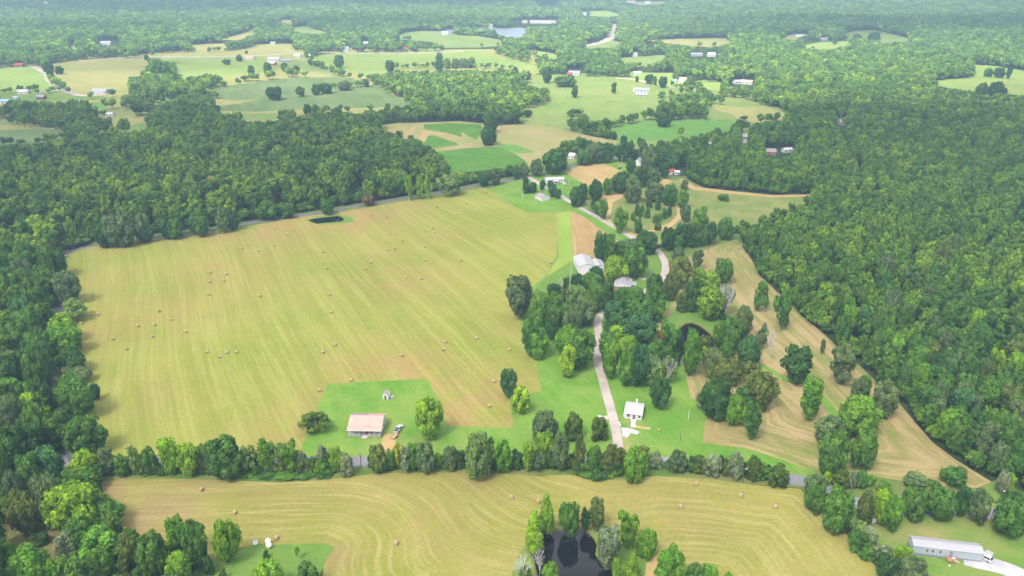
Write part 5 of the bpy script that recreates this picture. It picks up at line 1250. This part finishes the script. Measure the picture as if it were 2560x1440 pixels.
def vehicle(name, px, py, ang, paint, label, cat, kind):
    gx, gy = ground(px, py)
    o = empty(name, (gx, gy, float(hgt(gx, gy)) + .01), D2R(ang), label, cat)
    hw = .93
    L = 5.4 if kind == 'pickup' else 4.7
    if kind == 'pickup':
        low = [(-2.7, .45), (2.6, .45), (2.7, .6), (2.7, .85), (2.6, 1.02), (1.25, 1.1), (-.7, 1.1), (-2.7, 1.1)]
        cabp = [(1.35, 1.1), (.65, 1.72), (-.45, 1.76), (-.75, 1.1)]
    else:
        low = [(-2.3, .4), (2.2, .4), (2.35, .6), (2.3, .85), (1.2, 1.05), (-2.3, 1.08), (-2.36, .7)]
        cabp = [(1.3, 1.05), (.55, 1.62), (-1.75, 1.68), (-2.2, 1.08)]
    b = MB(); b.prism(low, -hw, hw); body = b.build('body', M[paint], o)
    c = MB(); n = len(cabp)
    v = [(x, -(hw - .04) if z < 1.2 else -(hw - .22), z) for x, z in cabp] + [(x, (hw - .04) if z < 1.2 else (hw - .22), z) for x, z in cabp]
    c.add(v, [(0, 1, 2, 3), (7, 6, 5, 4)] + [(i, i + n, (i + 1) % n + n, (i + 1) % n) for i in range(n)])
    cab = c.build('cabin', M[paint], o)
    (ax, az), (bx, bz), (cx_, cz_), (dx, dz) = cabp
    def quad(p, nm, off=.012):
        a_, b__, c__ = Vector(p[0]), Vector(p[1]), Vector(p[2]); nn = (b__ - a_).cross(c__ - a_).normalized()
        ce = sum((Vector(q) for q in p), Vector()) / 4
        if nn.dot(ce - Vector((0, 0, 1.2))) < 0: nn = -nn
        vv = [tuple(Vector(q) * .92 + ce * .08 + nn * off) for q in p] + [tuple(Vector(q) * .92 + ce * .08 - nn * .01) for q in p]
        k = MB(); k.add(vv, [(0, 1, 2, 3), (7, 6, 5, 4), (0, 4, 5, 1), (1, 5, 6, 2), (2, 6, 7, 3), (3, 7, 4, 0)])
        k.build(nm, M['glass'], o)
    w0, w1 = hw - .04, hw - .22
    quad([(ax, -w0, az), (ax, w0, az), (bx, w1, bz), (bx, -w1, bz)], 'windshield')
    quad([(dx, w0, dz), (dx, -w0, dz), (cx_, -w1, cz_), (cx_, w1, cz_)], 'rear_window')
    for s in (-1, 1): quad([(ax - .1, s * w0, az), (dx + .1, s * w0, dz), (cx_, s * w1, cz_), (bx, s * w1, bz)], 'side_window')
    if kind == 'pickup':
        t = MB(); t.box(-2.62, -.82, -hw + .1, hw - .1, 1.102, 1.108); t.build('bed', M['porch_dark'], o)
        for s in (-1, 1): t = MB(); t.box(-2.7, -.78, s * (hw - .05) - .05, s * (hw - .05) + .05, 1.104, 1.3); t.build('bed_side', M[paint], o)
        t = MB(); t.box(-2.72, -2.64, -hw + .11, hw - .11, 1.104, 1.3); t.build('tailgate', M[paint], o)
    for x in ((1.75, -1.65) if kind == 'pickup' else (1.45, -1.4)):
        for s in (-1, 1): wheel(o, x, s * (hw - .04))
    xf, xb = (2.7, -2.7) if kind == 'pickup' else (2.3, -2.34)
    for s in (-1, 1):
        t = MB(); t.box(xf - .08, xf + .02, s * .68 - .16, s * .68 + .16, .72, .9); t.build('headlight', M['clear_lamp'], o)
        t = MB(); t.box(xb - .02, xb + .06, s * .78 - .1, s * .78 + .1, .72, 1.02); t.build('taillight', M['red_lamp'], o)
        t = MB(); t.box(.95, 1.1, s * (hw + .1) - .09, s * (hw + .1) + .09, 1.1, 1.25); t.build('mirror', M['porch_dark'], o)
    return o
vehicle('pickup_truck', 996, 1076, 72, 'silver_paint', 'silver pickup truck parked on the lawn right of the pink-roofed farmhouse', 'pickup truck', 'pickup')
vehicle('parked_car', 2460, 1397, 128, 'white_paint', 'white car with black windows parked at the end of the grey trailer home', 'car', 'suv')
gx, gy = ground(987, 1093)
o = empty('utility_trailer', (gx, gy, float(hgt(gx, gy))), D2R(70), 'wooden flat trailer hitched behind the silver pickup truck', 'trailer')
for i in range(6): k = MB(); k.box(-1.7, 1.7, -.78 + i * .26, -.78 + i * .26 + .24, .55, .62); k.build('board', M['straw'], o)
k = MB(); k.box(-1.75, 1.75, -.82, -.79, .48, .7); k.box(-1.75, 1.75, .79, .82, .48, .7); k.box(1.71, 2.9, -.05, .05, .45, .53); k.build('frame', M['porch_dark'], o)
for s in (-1, 1): wheel(o, -.2, s * .98, .32)

def camper(px, py, ang, label):
    gx, gy = ground(px, py)
    o = empty('camper_trailer', (gx, gy, float(hgt(gx, gy))), D2R(ang), label, 'camper')
    prof = [(-2.2, .5), (2.1, .5), (2.4, 1.0), (2.2, 2.3), (1.8, 2.6), (-1.9, 2.6), (-2.3, 2.3), (-2.4, 1.0)]
    b = MB(); b.prism(prof, -1.05, 1.05); b.build('body', M['white_paint'], o)
    for s in (-1, 1):
        for x in (-1.3, 1.2): k = MB(); k.box(x - .4, x + .4, s * 1.06 - .02, s * 1.06 + .02, 1.4, 2.0); k.build('window', M['glass'], o)
        wheel(o, -.2, s * .95, .33)
    k = MB(); k.box(-.3, .3, -1.08, -1.055, .6, 2.2); k.build('door', M['galv'], o)
    k = MB(); k.box(2.41, 3.5, -.06, .06, .5, .6); k.build('tongue', M['galv'], o)
    k = MB(); k.box(-.6, .2, -.35, .35, 2.602, 2.85); k.build('roof_unit', M['white_wall'], o)
camper(2169, 1303, -60, 'white camper trailer parked at the hedge corner above the trailer home')

# white things along the drives
def tank(px, py, ang, label, L=2.2):
    gx, gy = ground(px, py); o = empty('propane_tank', (gx, gy, float(hgt(gx, gy))), D2R(ang), label, 'tank')
    bm = bmesh.new(); bmesh.ops.create_uvsphere(bm, u_segments=12, v_segments=8, radius=.5)
    for v in bm.verts: v.co.x = v.co.x * .7 + (L / 2 - .35) * (1 if v.co.x > .01 else -1 if v.co.x < -.01 else 0); v.co.z += .75
    me = bpy.data.meshes.new('shell'); bm.to_mesh(me); bm.free(); me.materials.append(M['white_paint'])
    k = bpy.data.objects.new('shell', me); COL.objects.link(k); k.parent = o
    for x in (-.6, .6): k = MB(); k.box(x - .08, x + .08, -.35, .35, 0, .34); k.build('foot', M['galv'], o)
    k = MB(); k.tube((0, 0, 1.22), (0, 0, 1.4), .16, .14, 8); k.build('valve_dome', M['galv'], o)
tank(1500, 1046, -10, 'white propane tank lying beside the round cedar by the drive')
for px, py, lb in ((1548, 1061, 'white drum standing beside the gravel drive near the cottage, farther one'), (1550, 1066, 'white drum standing beside the gravel drive near the cottage, nearer one'), (1316, 483, 'small white drum on the upper lawn by the pole'), (1408, 491, 'small white drum beside the upper gravel drive')):
    gx, gy = ground(px, py); o = empty('white_drum', (gx, gy, float(hgt(gx, gy))), 0, lb, 'drum')
    k = MB(); k.tube((0, 0, 0), (0, 0, .85), .34, .34, 12); k.build('shell', M['white_paint'], o)
    k = MB(); k.tube((0, 0, .851), (0, 0, .93), .37, .37, 12); k.build('lid', M['white_wall'], o)
gx, gy = ground(1646, 1078)
o = empty('clay_planter', (gx, gy, float(hgt(gx, gy))), 0, 'orange clay planter alone on the lawn east of the cottage', 'planter')
k = MB(); k.tube((0, 0, 0), (0, 0, .7), .25, .42, 10); k.build('pot', M['orange_clay'], o)
k = MB(); k.tube((0, 0, .702), (0, 0, .8), .47, .47, 10); k.build('rim', M['orange_clay'], o)
gx, gy = ground(236, 1060)
o = empty('water_trough', (gx, gy, float(hgt(gx, gy)) + 4.2), .3, 'pale blue sheet of roofing caught at the edge of the lane tree', 'roof sheet')
bpy.data.objects.remove(o)
gx, gy = ground(324, 1119)
o = empty('fallen_limb', (gx, gy, float(hgt(gx, gy))), .6, 'dark fallen limb lying on the mown field near the lane corner', 'branch')
k = MB(); k.tube((-1.6, 0, .2), (1.2, .2, .25), .22, .16, 7); k.build('bough', M['bark'], o)
k = MB(); k.tube((.3, .13, .26), (1.2, 1.0, .5), .1, .04, 5); k.tube((-.4, .05, .25), (.1, -.9, .4), .09, .03, 5); k.build('twigs', M['bark'], o)

def dish(px, py, label):
    gx, gy = ground(px, py); o = empty('satellite_dish', (gx, gy, float(hgt(gx, gy))), -1.3, label, 'satellite dish', 'satellite dishes at the lawn corner')
    k = MB(); k.tube((0, 0, 0), (0, 0, 1.5), .06, .05, 6); k.build('mast', M['galv'], o)
    k = MB(); n = 14; rings = [(0, 0), (.35, .04), (.65, .14), (.85, .25)]
    v = [(0, 0, 0)]; f = []
    for r_, d in rings[1:]:
        for i in range(n): t = 2 * math.pi * i / n; v.append((d, r_ * math.cos(t), r_ * math.sin(t)))
    for i in range(n): f.append((0, 1 + (i + 1) % n, 1 + i))
    for q in range(2):
        for i in range(n): a = 1 + q * n; f.append((a + i, a + (i + 1) % n, a + n + (i + 1) % n, a + n + i))
    m = len(v); v += [(x - .03, y, z) for x, y, z in v]; f += [tuple(j + m for j in reversed(q)) for q in f]
    k.add(v, f); d_ = k.build('dish', M['white_paint'], o, smooth=True); d_.location = (.08, 0, 1.75); d_.rotation_euler = (0, D2R(-40), 0)
    k = MB(); k.tube((0, 0, -.8), (.75, 0, 0), .02, .02, 5); k.box(.7, .85, -.06, .06, -.06, .06); k.build('feed_arm', M['galv'], d_)
dish(640, 1366, 'white satellite dish standing alone nearer the lime tree')
dish(671, 1362, 'farther one of the two white satellite dishes standing close together')
dish(673, 1372, 'nearer one of the two white satellite dishes standing close together')

# ------------------------------------------------------------------ poles and lines
def pole(px, py, top_py, label, mat='pole_wood', arm=True, lamp=False, can=False, ang=0, r=.17):
    gx, gy = ground(px, py)
    z = float(hgt(gx, gy)); h = 6.0
    for _ in range(8):
        _, ty, zc_ = proj(gx, gy, z + h); h += (float(ty) - top_py) * float(zc_) / FPX / .9
    h = min(max(h, 2.5), 13)
    o = empty('utility_pole', (gx, gy, z), D2R(ang), label, 'utility pole', 'utility poles')
    k = MB(); k.tube((0, 0, -.2), (0, 0, h), r, r * .68, 8); k.build('pole', M[mat], o)
    if arm:
        k = MB(); k.box(-.9, .9, -.24, -.12, h - .6, h - .46); k.build('crossarm', M[mat], o)
        for x in (-.8, .8): k = MB(); k.tube((x, -.18, h - .458), (x, -.18, h - .25), .06, .04, 6); k.build('insulator', M['white_paint'], o)
    if can: k = MB(); k.tube((.35, 0, h - 1.9), (.35, 0, h - 1.0), .24, .24, 10); k.build('transformer', M['galv'], o)
    if lamp:
        k = MB(); k.tube((0, .1, h - .5), (.9, .1, h - .1), .035, .03, 5); a = k.build('lamp_arm', M['galv'], o)
        k = MB(); k.tube((.9, .1, h - .42), (.9, .1, h - .12), .26, .12, 10); k.build('lamp_head', M['clear_lamp'], a)
    return Vector((gx, gy, z + h))
tA = pole(903, 1168, 1131, 'utility pole with grey transformer at the road gap below the farmhouse', can=True, arm=False)
tB = pole(1856, 1207, 1170, 'utility pole with white lamp in the hedgerow beside the paved road', lamp=True)
tC = pole(2475, 1309, 1271, 'leaning orange-brown utility pole at the trailer home yard edge', 'pole_orange', arm=False)
tD = pole(2494, 1264, 1226, 'dark pole with bright white lamp by the silvery tree at the property corner', lamp=True, arm=False)
tE = pole(1721, 1048, 1023, 'pale grey pole standing on the lawn near the brown pasture', 'pole_pale', arm=False, r=.15)
tF = pole(1700, 1103, 1078, 'thin dark pole standing on the lawn east of the cottage', arm=False, r=.12)
tG = pole(1437, 648, 590, 'tall pale pole behind the large workshop barn', 'pole_pale', arm=False, r=.14)
tH = pole(1428, 684, 650, 'pale pole at the side of the large workshop barn', 'pole_pale', arm=False, r=.13)
tI = pole(1425, 718, 682, 'thin pale pole by the thin olive tree near the barns', 'pole_pale', arm=False, r=.12)
tJ = pole(1307, 499, 476, 'pale pole with lamp on the upper lawn', 'pole_pale', arm=False, lamp=True, r=.15)
tK = pole(1422, 462, 448, 'thin pale pole right of the upper trailer home', 'pole_pale', arm=False, r=.12)
tL = pole(1554, 408, 388, 'utility pole with crossarm at the far road bend', 'pole_pale', r=.16)
tM = pole(2100, 312, 283, 'tall grey pole above the red and grey roofs in the far wood', 'pole_pale', arm=False, r=.2)

def line(a, b, sag, label, r=.025):
    k = MB(); n = 14; P_ = []
    for i in range(n + 1):
        t = i / n; P_.append(a.lerp(b, t) - Vector((0, 0, sag * 4 * t * (1 - t))))
    for i in range(n): k.tube(P_[i], P_[i + 1], r, r, 5, cap=False)
    o = k.build('power_line', M['wire'], None); tag(o, label, 'power line', 'power lines')
xh, yh = ground(890, 1080)
line(tA - Vector((0, 0, .3)), Vector((xh, yh, float(hgt(xh, yh)) + 4.0)), .4, 'service wire from the transformer pole to the pink-roofed farmhouse', .03)
gx, gy = ground(1180, 1500); far_end = Vector((gx, gy, float(hgt(gx, gy)) + 9.5))
line(tB + Vector((-.8, -.2, -.4)), far_end + Vector((-.8, 0, 0)), 1.5, 'upper of the two wires crossing above the foreground pond', .013)
line(tB + Vector((.8, -.2, -.4)), far_end + Vector((.8, 0, 0)), 1.5, 'lower of the two wires crossing above the foreground pond', .013)
line(tD - Vector((0, 0, .4)), tC - Vector((0, 0, .2)), .3, 'wire between the lamp pole and the leaning orange-brown pole', .02)
line(tE - Vector((0, 0, .2)), tF - Vector((0, 0, .2)), .4, 'wire between the two poles on the lawn east of the cottage', .02)

# ------------------------------------------------------------------ round bales
def bale_mesh(seed, dark=False):
    r = random.Random(seed); n = 18; b = MB(); R, hl = .68, .66
    prof = [(-hl, R * .30), (-hl, R * .86), (-hl + .10, R * .98), (-hl * .4, R), (hl * .4, R), (hl - .10, R * .98), (hl, R * .86), (hl, R * .30)]
    v, f = [], []
    for x, rr in prof:
        for i in range(n):
            t = 2 * math.pi * i / n; k = rr * (1 + r.uniform(-.025, .025)); zz = R + k * math.sin(t)
            v.append((x + r.uniform(-.015, .015), k * math.cos(t), max(-.02, zz * .97)))
    for q in range(len(prof) - 1):
        for i in range(n): f.append((q * n + i, q * n + (i + 1) % n, (q + 1) * n + (i + 1) % n, (q + 1) * n + i))
    f += [tuple(range(n - 1, -1, -1)), tuple(range((len(prof) - 1) * n, len(prof) * n))]
    b.add(v, f)
    return b.mesh('hay_bale', M['straw_dark' if dark else 'straw'])
BALE = [bale_mesh(i) for i in range(4)]; BALE_D = bale_mesh(9, True)
BALES_MAIN = [(166, 640), (525, 680), (566, 684), (560, 701), (524, 704), (604, 621), (684, 613), (646, 626), (806, 629), (816, 670), (927, 655), (911, 671), (972, 623), (988, 621), (1006, 601), (1062, 577), (1082, 568), (1087, 580), (1062, 615), (1064, 649), (1014, 693), (1053, 696), (1152, 651), (1269, 544), (1141, 534), (1092, 517), (1166, 507), (1215, 479), (1275, 502), (966, 542), (926, 537), (719, 584), (1377, 656),
    (245, 784), (202, 807), (399, 777), (430, 797), (345, 814), (386, 810), (464, 827), (282, 846), (380, 841), (315, 871), (522, 735), (517, 878), (549, 891), (567, 880), (591, 879), (650, 739), (824, 736), (827, 779), (837, 861), (807, 879), (1005, 887), (1114, 853), (1108, 872), (1192, 844), (1274, 873), (877, 949), (799, 974), (1235, 952), (1224, 1013), (190, 1046), (198, 1045)]
BALES_NEAR = [(503, 1222), (586, 1280), (690, 1343), (990, 1356), (1279, 1242), (1346, 1252), (1741, 1208), (1851, 1237), (1702, 1265), (1940, 1266)]
def bale(px, py, ang, label, group, dark=False):
    x, y = unproj([px], [py], .75); x, y = float(x[0]), float(y[0])
    o = bpy.data.objects.new('hay_bale', BALE_D if dark else random.choice(BALE)); COL.objects.link(o)
    o.location = (x, y, float(hgt(x, y)) - .03); o.rotation_euler = (0, 0, ang)
    tag(o, label, 'hay bale', group)
NEAR_LB = ['round hay bale farthest left in the near field, below the roadside hedgerow', 'round hay bale in the near field above the lime tree grove', 'round hay bale beside the white satellite dishes', 'round hay bale alone among curved rows at the middle of the near field', 'round hay bale just left of the pond trees in the near field', 'round hay bale right behind the pointed lime trees at the pond', 'round hay bale close under the hedgerow, left of the lamp pole in the near field', 'round hay bale just below the lamp pole in the near field', 'round hay bale in the near field midway between pond and lamp pole', 'round hay bale farthest right in the near field']
for (x, y), lb in zip(BALES_NEAR, NEAR_LB): bale(x, y, 1.45 + random.uniform(-.3, .3), lb, 'round hay bales in the near field')
BANDS = [(0, 560, 'far end'), (560, 600, 'strip below the dark pond'), (600, 640, 'upper part'), (640, 680, 'barn-level part'), (680, 760, 'middle'), (760, 830, 'grove-level part'), (830, 870, 'lower middle'), (870, 900, 'lower part'), (900, 1100, 'lawn-side part')]
for y0, y1, txt in BANDS:
    L = sorted([b for b in BALES_MAIN if y0 <= b[1] < y1])
    for i, (x, y) in enumerate(L):
        lb = f"{ORD[i]} round hay bale from the left, {txt} of the big field"
        bale(x, y, random.uniform(-.5, .5), lb, 'round hay bales in the big hay field', (x, y) == (399, 777))

# ------------------------------------------------------------------ distant buildings
def far_house(px, py, L, W, ang, h, rise, wall, roof, label, cat='house', name='farmhouse'):
    n = max(2, int(L / 4))
    w = [('F', -L / 2 + L * (i + .5) / n, 1.0, 1.1, 1.2) for i in range(n) if i != n // 2]
    return gable(name, px, py, L, W, ang, h, rise, wall, roof, label, cat, wins=w, doors=[('F', -L / 2 + L * (n // 2 + .5) / n, .05, 1.0, 2.05, 'porch_dark')])
FH = [
 (252, 234, 20, 12, -8, 3.5, 3.0, 'white_wall', 'pale_roof', 'big white farmhouse with pale roof at the end of the far lane', 'house', 'farmhouse'),
 (275, 230, 8, 7, -8, 3, 1.6, 'white_wall', 'grey_roof', 'small white garage right of the big far white farmhouse', 'garage', 'garage'),
 (60, 234, 13, 8, 4, 3, 2.2, 'white_wall', 'white_roof', 'white bungalow left of the far lane fork', 'house', 'farmhouse'),
 (49, 167, 14, 9, 5, 3.5, 2.2, 'brown_wall', 'red_paint', 'brown barn on the skyline of the far green field', 'barn', 'barn'),
 (10, 258, 14, 8, 10, 3, 1.8, 'white_wall', 'blue_roof', 'building with light blue roof at the left frame edge', 'house', 'farmhouse'),
 (40, 248, 5, 4, 10, 2.4, 1.2, 'white_wall', 'blue_roof', 'tiny white hut right of the light blue roof', 'shed', 'shed'),
 (104, 247, 10, 7, -5, 3, 2, 'brown_wall', 'brown_roof', 'low brown-roofed house behind the trees at the far left', 'house', 'farmhouse'),
 (198, 259, 5, 4, 80, 3, 1.2, 'white_wall', 'blue_roof', 'little white hut with blue roof among far left trees', 'shed', 'shed'),
 (275, 290, 9, 6, 0, 2.8, 1.4, 'white_wall', 'white_roof', 'long white roof just visible in the far left tree belt', 'house', 'farmhouse'),
 (266, 112, 20, 10, 0, 4, 3, 'white_wall', 'pale_roof', 'white house in front of two dark trees on the far left hills', 'house', 'farmhouse'),
 (627, 149, 16, 10, -20, 3.5, 3, 'white_wall', 'tan_roof', 'white house with tan roof on the bright far hayland', 'house', 'farmhouse'),
 (686, 152, 20, 10, -6, 4, 2.4, 'white_wall', 'white_roof', 'long white barn behind the small red barn', 'barn', 'barn'),
 (680, 163, 13, 9, -10, 3.5, 2.6, 'red_paint', 'white_roof', 'small red barn with white roof on the far hayland', 'barn', 'barn'),
 (716, 155, 18, 8, 12, 3, 1.4, 'galv', 'galv', 'low grey metal shed right of the small red barn', 'barn', 'barn'),
 (745, 143, 12, 9, -12, 3.2, 2.4, 'white_wall', 'teal_roof', 'white house with teal roof among lime trees', 'house', 'farmhouse'),
 (769, 143, 10, 8, 10, 3, 2.2, 'white_wall', 'white_roof', 'white house right of the teal roof', 'house', 'farmhouse'),
 (683, 111, 10, 7, 0, 3, 2, 'white_wall', 'pale_roof', 'small pale house above the tan far field', 'house', 'farmhouse'),
 (864, 129, 13, 11, 0, 4, 5.5, 'white_wall', 'grey_roof', 'white house with steep grey roof beside the far road', 'house', 'farmhouse'),
 (1012, 125, 10, 8, 20, 3, 2.4, 'white_wall', 'red_paint', 'small white house with red roof beside the far road', 'house', 'farmhouse'),
 (914, 110, 12, 7, 0, 3, 1.6, 'white_wall', 'white_roof', 'long white roof in a clearing above the far road', 'house', 'farmhouse'),
 (1112, 86, 14, 9, 0, 4, 2.4, 'white_wall', 'white_roof', 'white boathouse on the near shore of the lake', 'boathouse', 'boathouse'),
 (1224, 66, 16, 10, 0, 4, 2.6, 'white_wall', 'white_roof', 'white boathouse at the far shore of the lake', 'boathouse', 'boathouse'),
 (1352, 59, 55, 13, -6, 5, 2.5, 'white_wall', 'white_roof', 'very long white barn above the lake', 'barn', 'barn'),
 (1312, 58, 14, 9, 0, 4, 2.5, 'white_wall', 'tan_roof', 'small tan-roofed building left of the very long white barn', 'house', 'farmhouse'),
 (1382, 58, 16, 9, 0, 4, 2.5, 'white_wall', 'tan_roof', 'tan-roofed building right of the very long white barn', 'house', 'farmhouse'),
 (1312, 11, 26, 12, 0, 5, 2.5, 'white_wall', 'tan_roof', 'hazy tan building near the top of the lake view', 'house', 'farmhouse'),
 (1577, 7, 30, 12, 0, 5, 2.5, 'white_wall', 'tan_roof', 'hazy tan building left in the topmost clearing', 'house', 'farmhouse'),
 (1619, 9, 18, 12, 0, 5, 2.5, 'white_wall', 'white_roof', 'hazy white building right in the topmost clearing', 'house', 'farmhouse'),
 (1459, 38, 14, 30, 0, 5, 2.5, 'white_wall', 'white_roof', 'hazy white buildings left of the pale round clearing', 'house', 'farmhouse'),
 (1436, 187, 17, 10, -12, 3.2, 2.6, 'white_wall', 'grey_roof', 'grey-roofed house before the round dark grove', 'house', 'farmhouse'),
 (1424, 189, 6, 6, -12, 3, 1.8, 'red_paint', 'red_paint', 'small red lean-to at the left of the grey-roofed house', 'shed', 'shed'),
 (1593, 186, 12, 7, 0, 3, 1.4, 'white_wall', 'white_roof', 'low white house behind the roadside trees of the green pasture', 'house', 'farmhouse'),
 (1710, 208, 14, 12, -20, 3.5, 4.5, 'white_wall', 'tan_roof', 'large house with broad tan roof by the far lane', 'house', 'farmhouse'),
 (1687, 205, 6, 5, 0, 2.6, 1.2, 'light_blue', 'blue_roof', 'small blue shed left of the broad tan roof', 'shed', 'shed'),
 (1602, 229, 21, 9, 2, 3, 2.2, 'white_wall', 'grey_roof', 'long grey-roofed farmhouse in the middle of the green pasture', 'house', 'farmhouse'),
 (1604, 241, 14, 9, -5, 3, 1.6, 'galv', 'pale_roof', 'pale metal shed in front of the long grey-roofed farmhouse', 'barn', 'barn'),
 (1848, 209, 16, 9, 14, 3.2, 2.2, 'white_wall', 'pale_roof', 'white farm building with rusty annex among eastern trees', 'barn', 'barn'),
 (1868, 210, 14, 9, -22, 3.2, 2.2, 'white_wall', 'tan_roof', 'rusty-roofed annex right of the white farm building', 'barn', 'barn'),
 (1740, 140, 20, 10, 0, 3.4, 2, 'blue_grey_wall', 'grey_roof', 'grey house left of the white house on the wooded hill', 'house', 'farmhouse'),
 (1778, 141, 13, 10, 0, 3.5, 3, 'white_wall', 'white_roof', 'white house on the wooded hill right of the grey house', 'house', 'farmhouse'),
 (1587, 141, 8, 7, 0, 4, 2.6, 'white_wall', 'grey_roof', 'little gable house at the head of the sloping far meadow', 'house', 'farmhouse'),
 (1999, 95, 17, 11, 0, 4, 3, 'white_wall', 'white_roof', 'white barn alone in the eastern far clearing', 'barn', 'barn'),
 (2059, 101, 14, 9, 0, 3.5, 2, 'blue_grey_wall', 'mauve_roof', 'mauve-roofed house left of the eastern far meadow', 'house', 'farmhouse'),
 (113, 10, 22, 12, 0, 5, 2.5, 'white_wall', 'white_roof', 'hazy white building on the leftmost distant hills', 'house', 'farmhouse'),
 (2086, 306, 7, 7, 0, 3, 1.8, 'white_wall', 'red_paint', 'white hut with red roof left of the tall grey pole', 'shed', 'shed'),
 (2110, 310, 14, 8, 12, 3, 2.2, 'tan_roof', 'pale_roof', 'house with pale metal roof right of the tall grey pole', 'house', 'farmhouse'),
 (1921, 385, 12, 8, -10, 3, 2, 'brick', 'brown_roof', 'brown brick house half hidden in the eastern wood', 'house', 'farmhouse'),
 (1967, 380, 9, 5, 14, 2.8, 1.2, 'white_wall', 'white_roof', 'white roof showing above the eastern wood, right of the brick house', 'house', 'farmhouse'),
 (1597, 412, 8, 6, 60, 3.4, 2.6, 'white_wall', 'pale_roof', 'white gable house behind the dark tree at the far bend', 'house', 'farmhouse'),
 (1677, 434, 6, 5, 0, 2.6, 1.3, 'white_wall', 'red_paint', 'white hut with red roof at the grassy hollow', 'shed', 'shed'),
 (1692, 436, 4, 4, 0, 2.4, 1.0, 'white_wall', 'white_roof', 'tiny white hut right of the red-roofed hut', 'shed', 'shed'),
 (1432, 396, 6, 6, -40, 3.2, 1.8, 'white_wall', 'white_roof', 'white garage on the green lawn above the far road', 'garage', 'garage'),
 (1858, 348, 7, 6, 30, 3, 1.8, 'white_wall', 'white_roof', 'white hut at the bend of the eastern track', 'shed', 'shed'),
]
for a in FH: far_house(*a)
gx, gy = ground(1549, 422)
o = empty('garden_tractor', (gx, gy, float(hgt(gx, gy))), 1.2, 'small red tractor with white canopy beside the tan field', 'tractor')
k = MB(); k.box(.1, 1.8, -.4, .4, .7, 1.3); k.build('hood', M['red_paint'], o)
k = MB(); k.box(-1.2, .2, -.7, .7, 2.2, 2.3); k.build('canopy', M['white_paint'], o)
for x in (-1.1, .1):
    for y in (-.6, .6): k = MB(); k.box(x - .04, x + .04, y - .04, y + .04, .8, 2.2); k.build('canopy_post', M['porch_dark'], o)
k = MB(); k.box(-1.2, .1, -.5, .5, .6, .95); k.build('seat_deck', M['porch_dark'], o)
for x, r_ in ((-.7, .7), (1.4, .42)):
    for s in (-1, 1): wheel(o, x, s * .75, r_)
k = 0
for px, py, c_ in ((268, 237, 'silver_paint'), (2540, 216, 'white_paint')):
    vehicle('parked_car', px, py, 10, c_, ['grey car parked before the big far white farmhouse', 'white car parked on the far right meadow'][k], 'car', 'suv'); k += 1

# ------------------------------------------------------------------ air
def haze_box(density):
    k = MB(); k.box(-26000, 26000, -1100, 16000, -42, 186)
    m, nt, out = nodes_of('air')
    p = nt.nodes.new('ShaderNodeVolumePrincipled'); p.inputs['Color'].default_value = (.52, .79, 1.0, 1)
    p.inputs['Density'].default_value = density; p.inputs['Anisotropy'].default_value = 0.0
    nt.links.new(p.outputs[0], out.inputs['Volume'])
    o = k.build('haze', m, None); o['kind'] = 'stuff'
haze_box(2.8e-4)

# ------------------------------------------------------------------ broken cloud over the farm, out of the frame; it shades the land
def clouds():
    lay = 900.0
    sx, sy = sv.x / sv.z * lay, sv.y / sv.z * lay
    mats = []
    for nm, t in (('thin_cloud', .68), ('cloud', .16)):
        m, nt, out = nodes_of(nm)
        a = N(nt, 'ShaderNodeBsdfTransparent'); b = N(nt, 'ShaderNodeBsdfTranslucent'); b.inputs[0].default_value = (.92, .93, .95, 1)
        mx = N(nt, 'ShaderNodeMixShader'); mx.inputs[0].default_value = 1 - t
        nt.links.new(a.outputs[0], mx.inputs[1]); nt.links.new(b.outputs[0], mx.inputs[2]); nt.links.new(mx.outputs[0], out.inputs[0])
        mats.append(m)
    iv, if_ = ico(4)
    b = MB()
    # shaded ground: centre x, y, half sizes, opacity class
    for k, (x, y, rx, ry, mi) in enumerate(CLOUDS):
        ph = k * 1.7
        ang = np.arctan2(iv[:, 1], iv[:, 0])
        w = 1 + .16 * np.sin(3 * ang + ph) + .10 * np.sin(7 * ang + 2 * ph) + .06 * np.sin(13 * ang + ph)
        v = np.stack([iv[:, 0] * w * rx + x + sx, iv[:, 1] * w * ry + y + sy, lay + iv[:, 2] * 45 + k * 7 + 8 * np.sin(iv[:, 0] * 9 + ph) * np.cos(iv[:, 1] * 8)], 1)
        b.add(v.tolist(), if_, mi)
    o = b.build('clouds', mats, None, smooth=True)
    o['kind'] = 'stuff'
CLOUDS = [(0, 420, 1700, 660, 0), (-700, 880, 520, 200, 0), (1000, 900, 760, 300, 0),
          (-1500, 2750, 900, 260, 1), (-200, 3150, 900, 330, 1), (-350, 2050, 380, 110, 1), (-1150, 1900, 420, 75, 1), (1250, 2050, 760, 290, 1), (560, 1800, 330, 90, 1), (1250, 1480, 380, 70, 1), (2600, 2900, 900, 320, 1), (700, 3200, 500, 200, 1), (-500, 1330, 420, 60, 1)]
clouds()
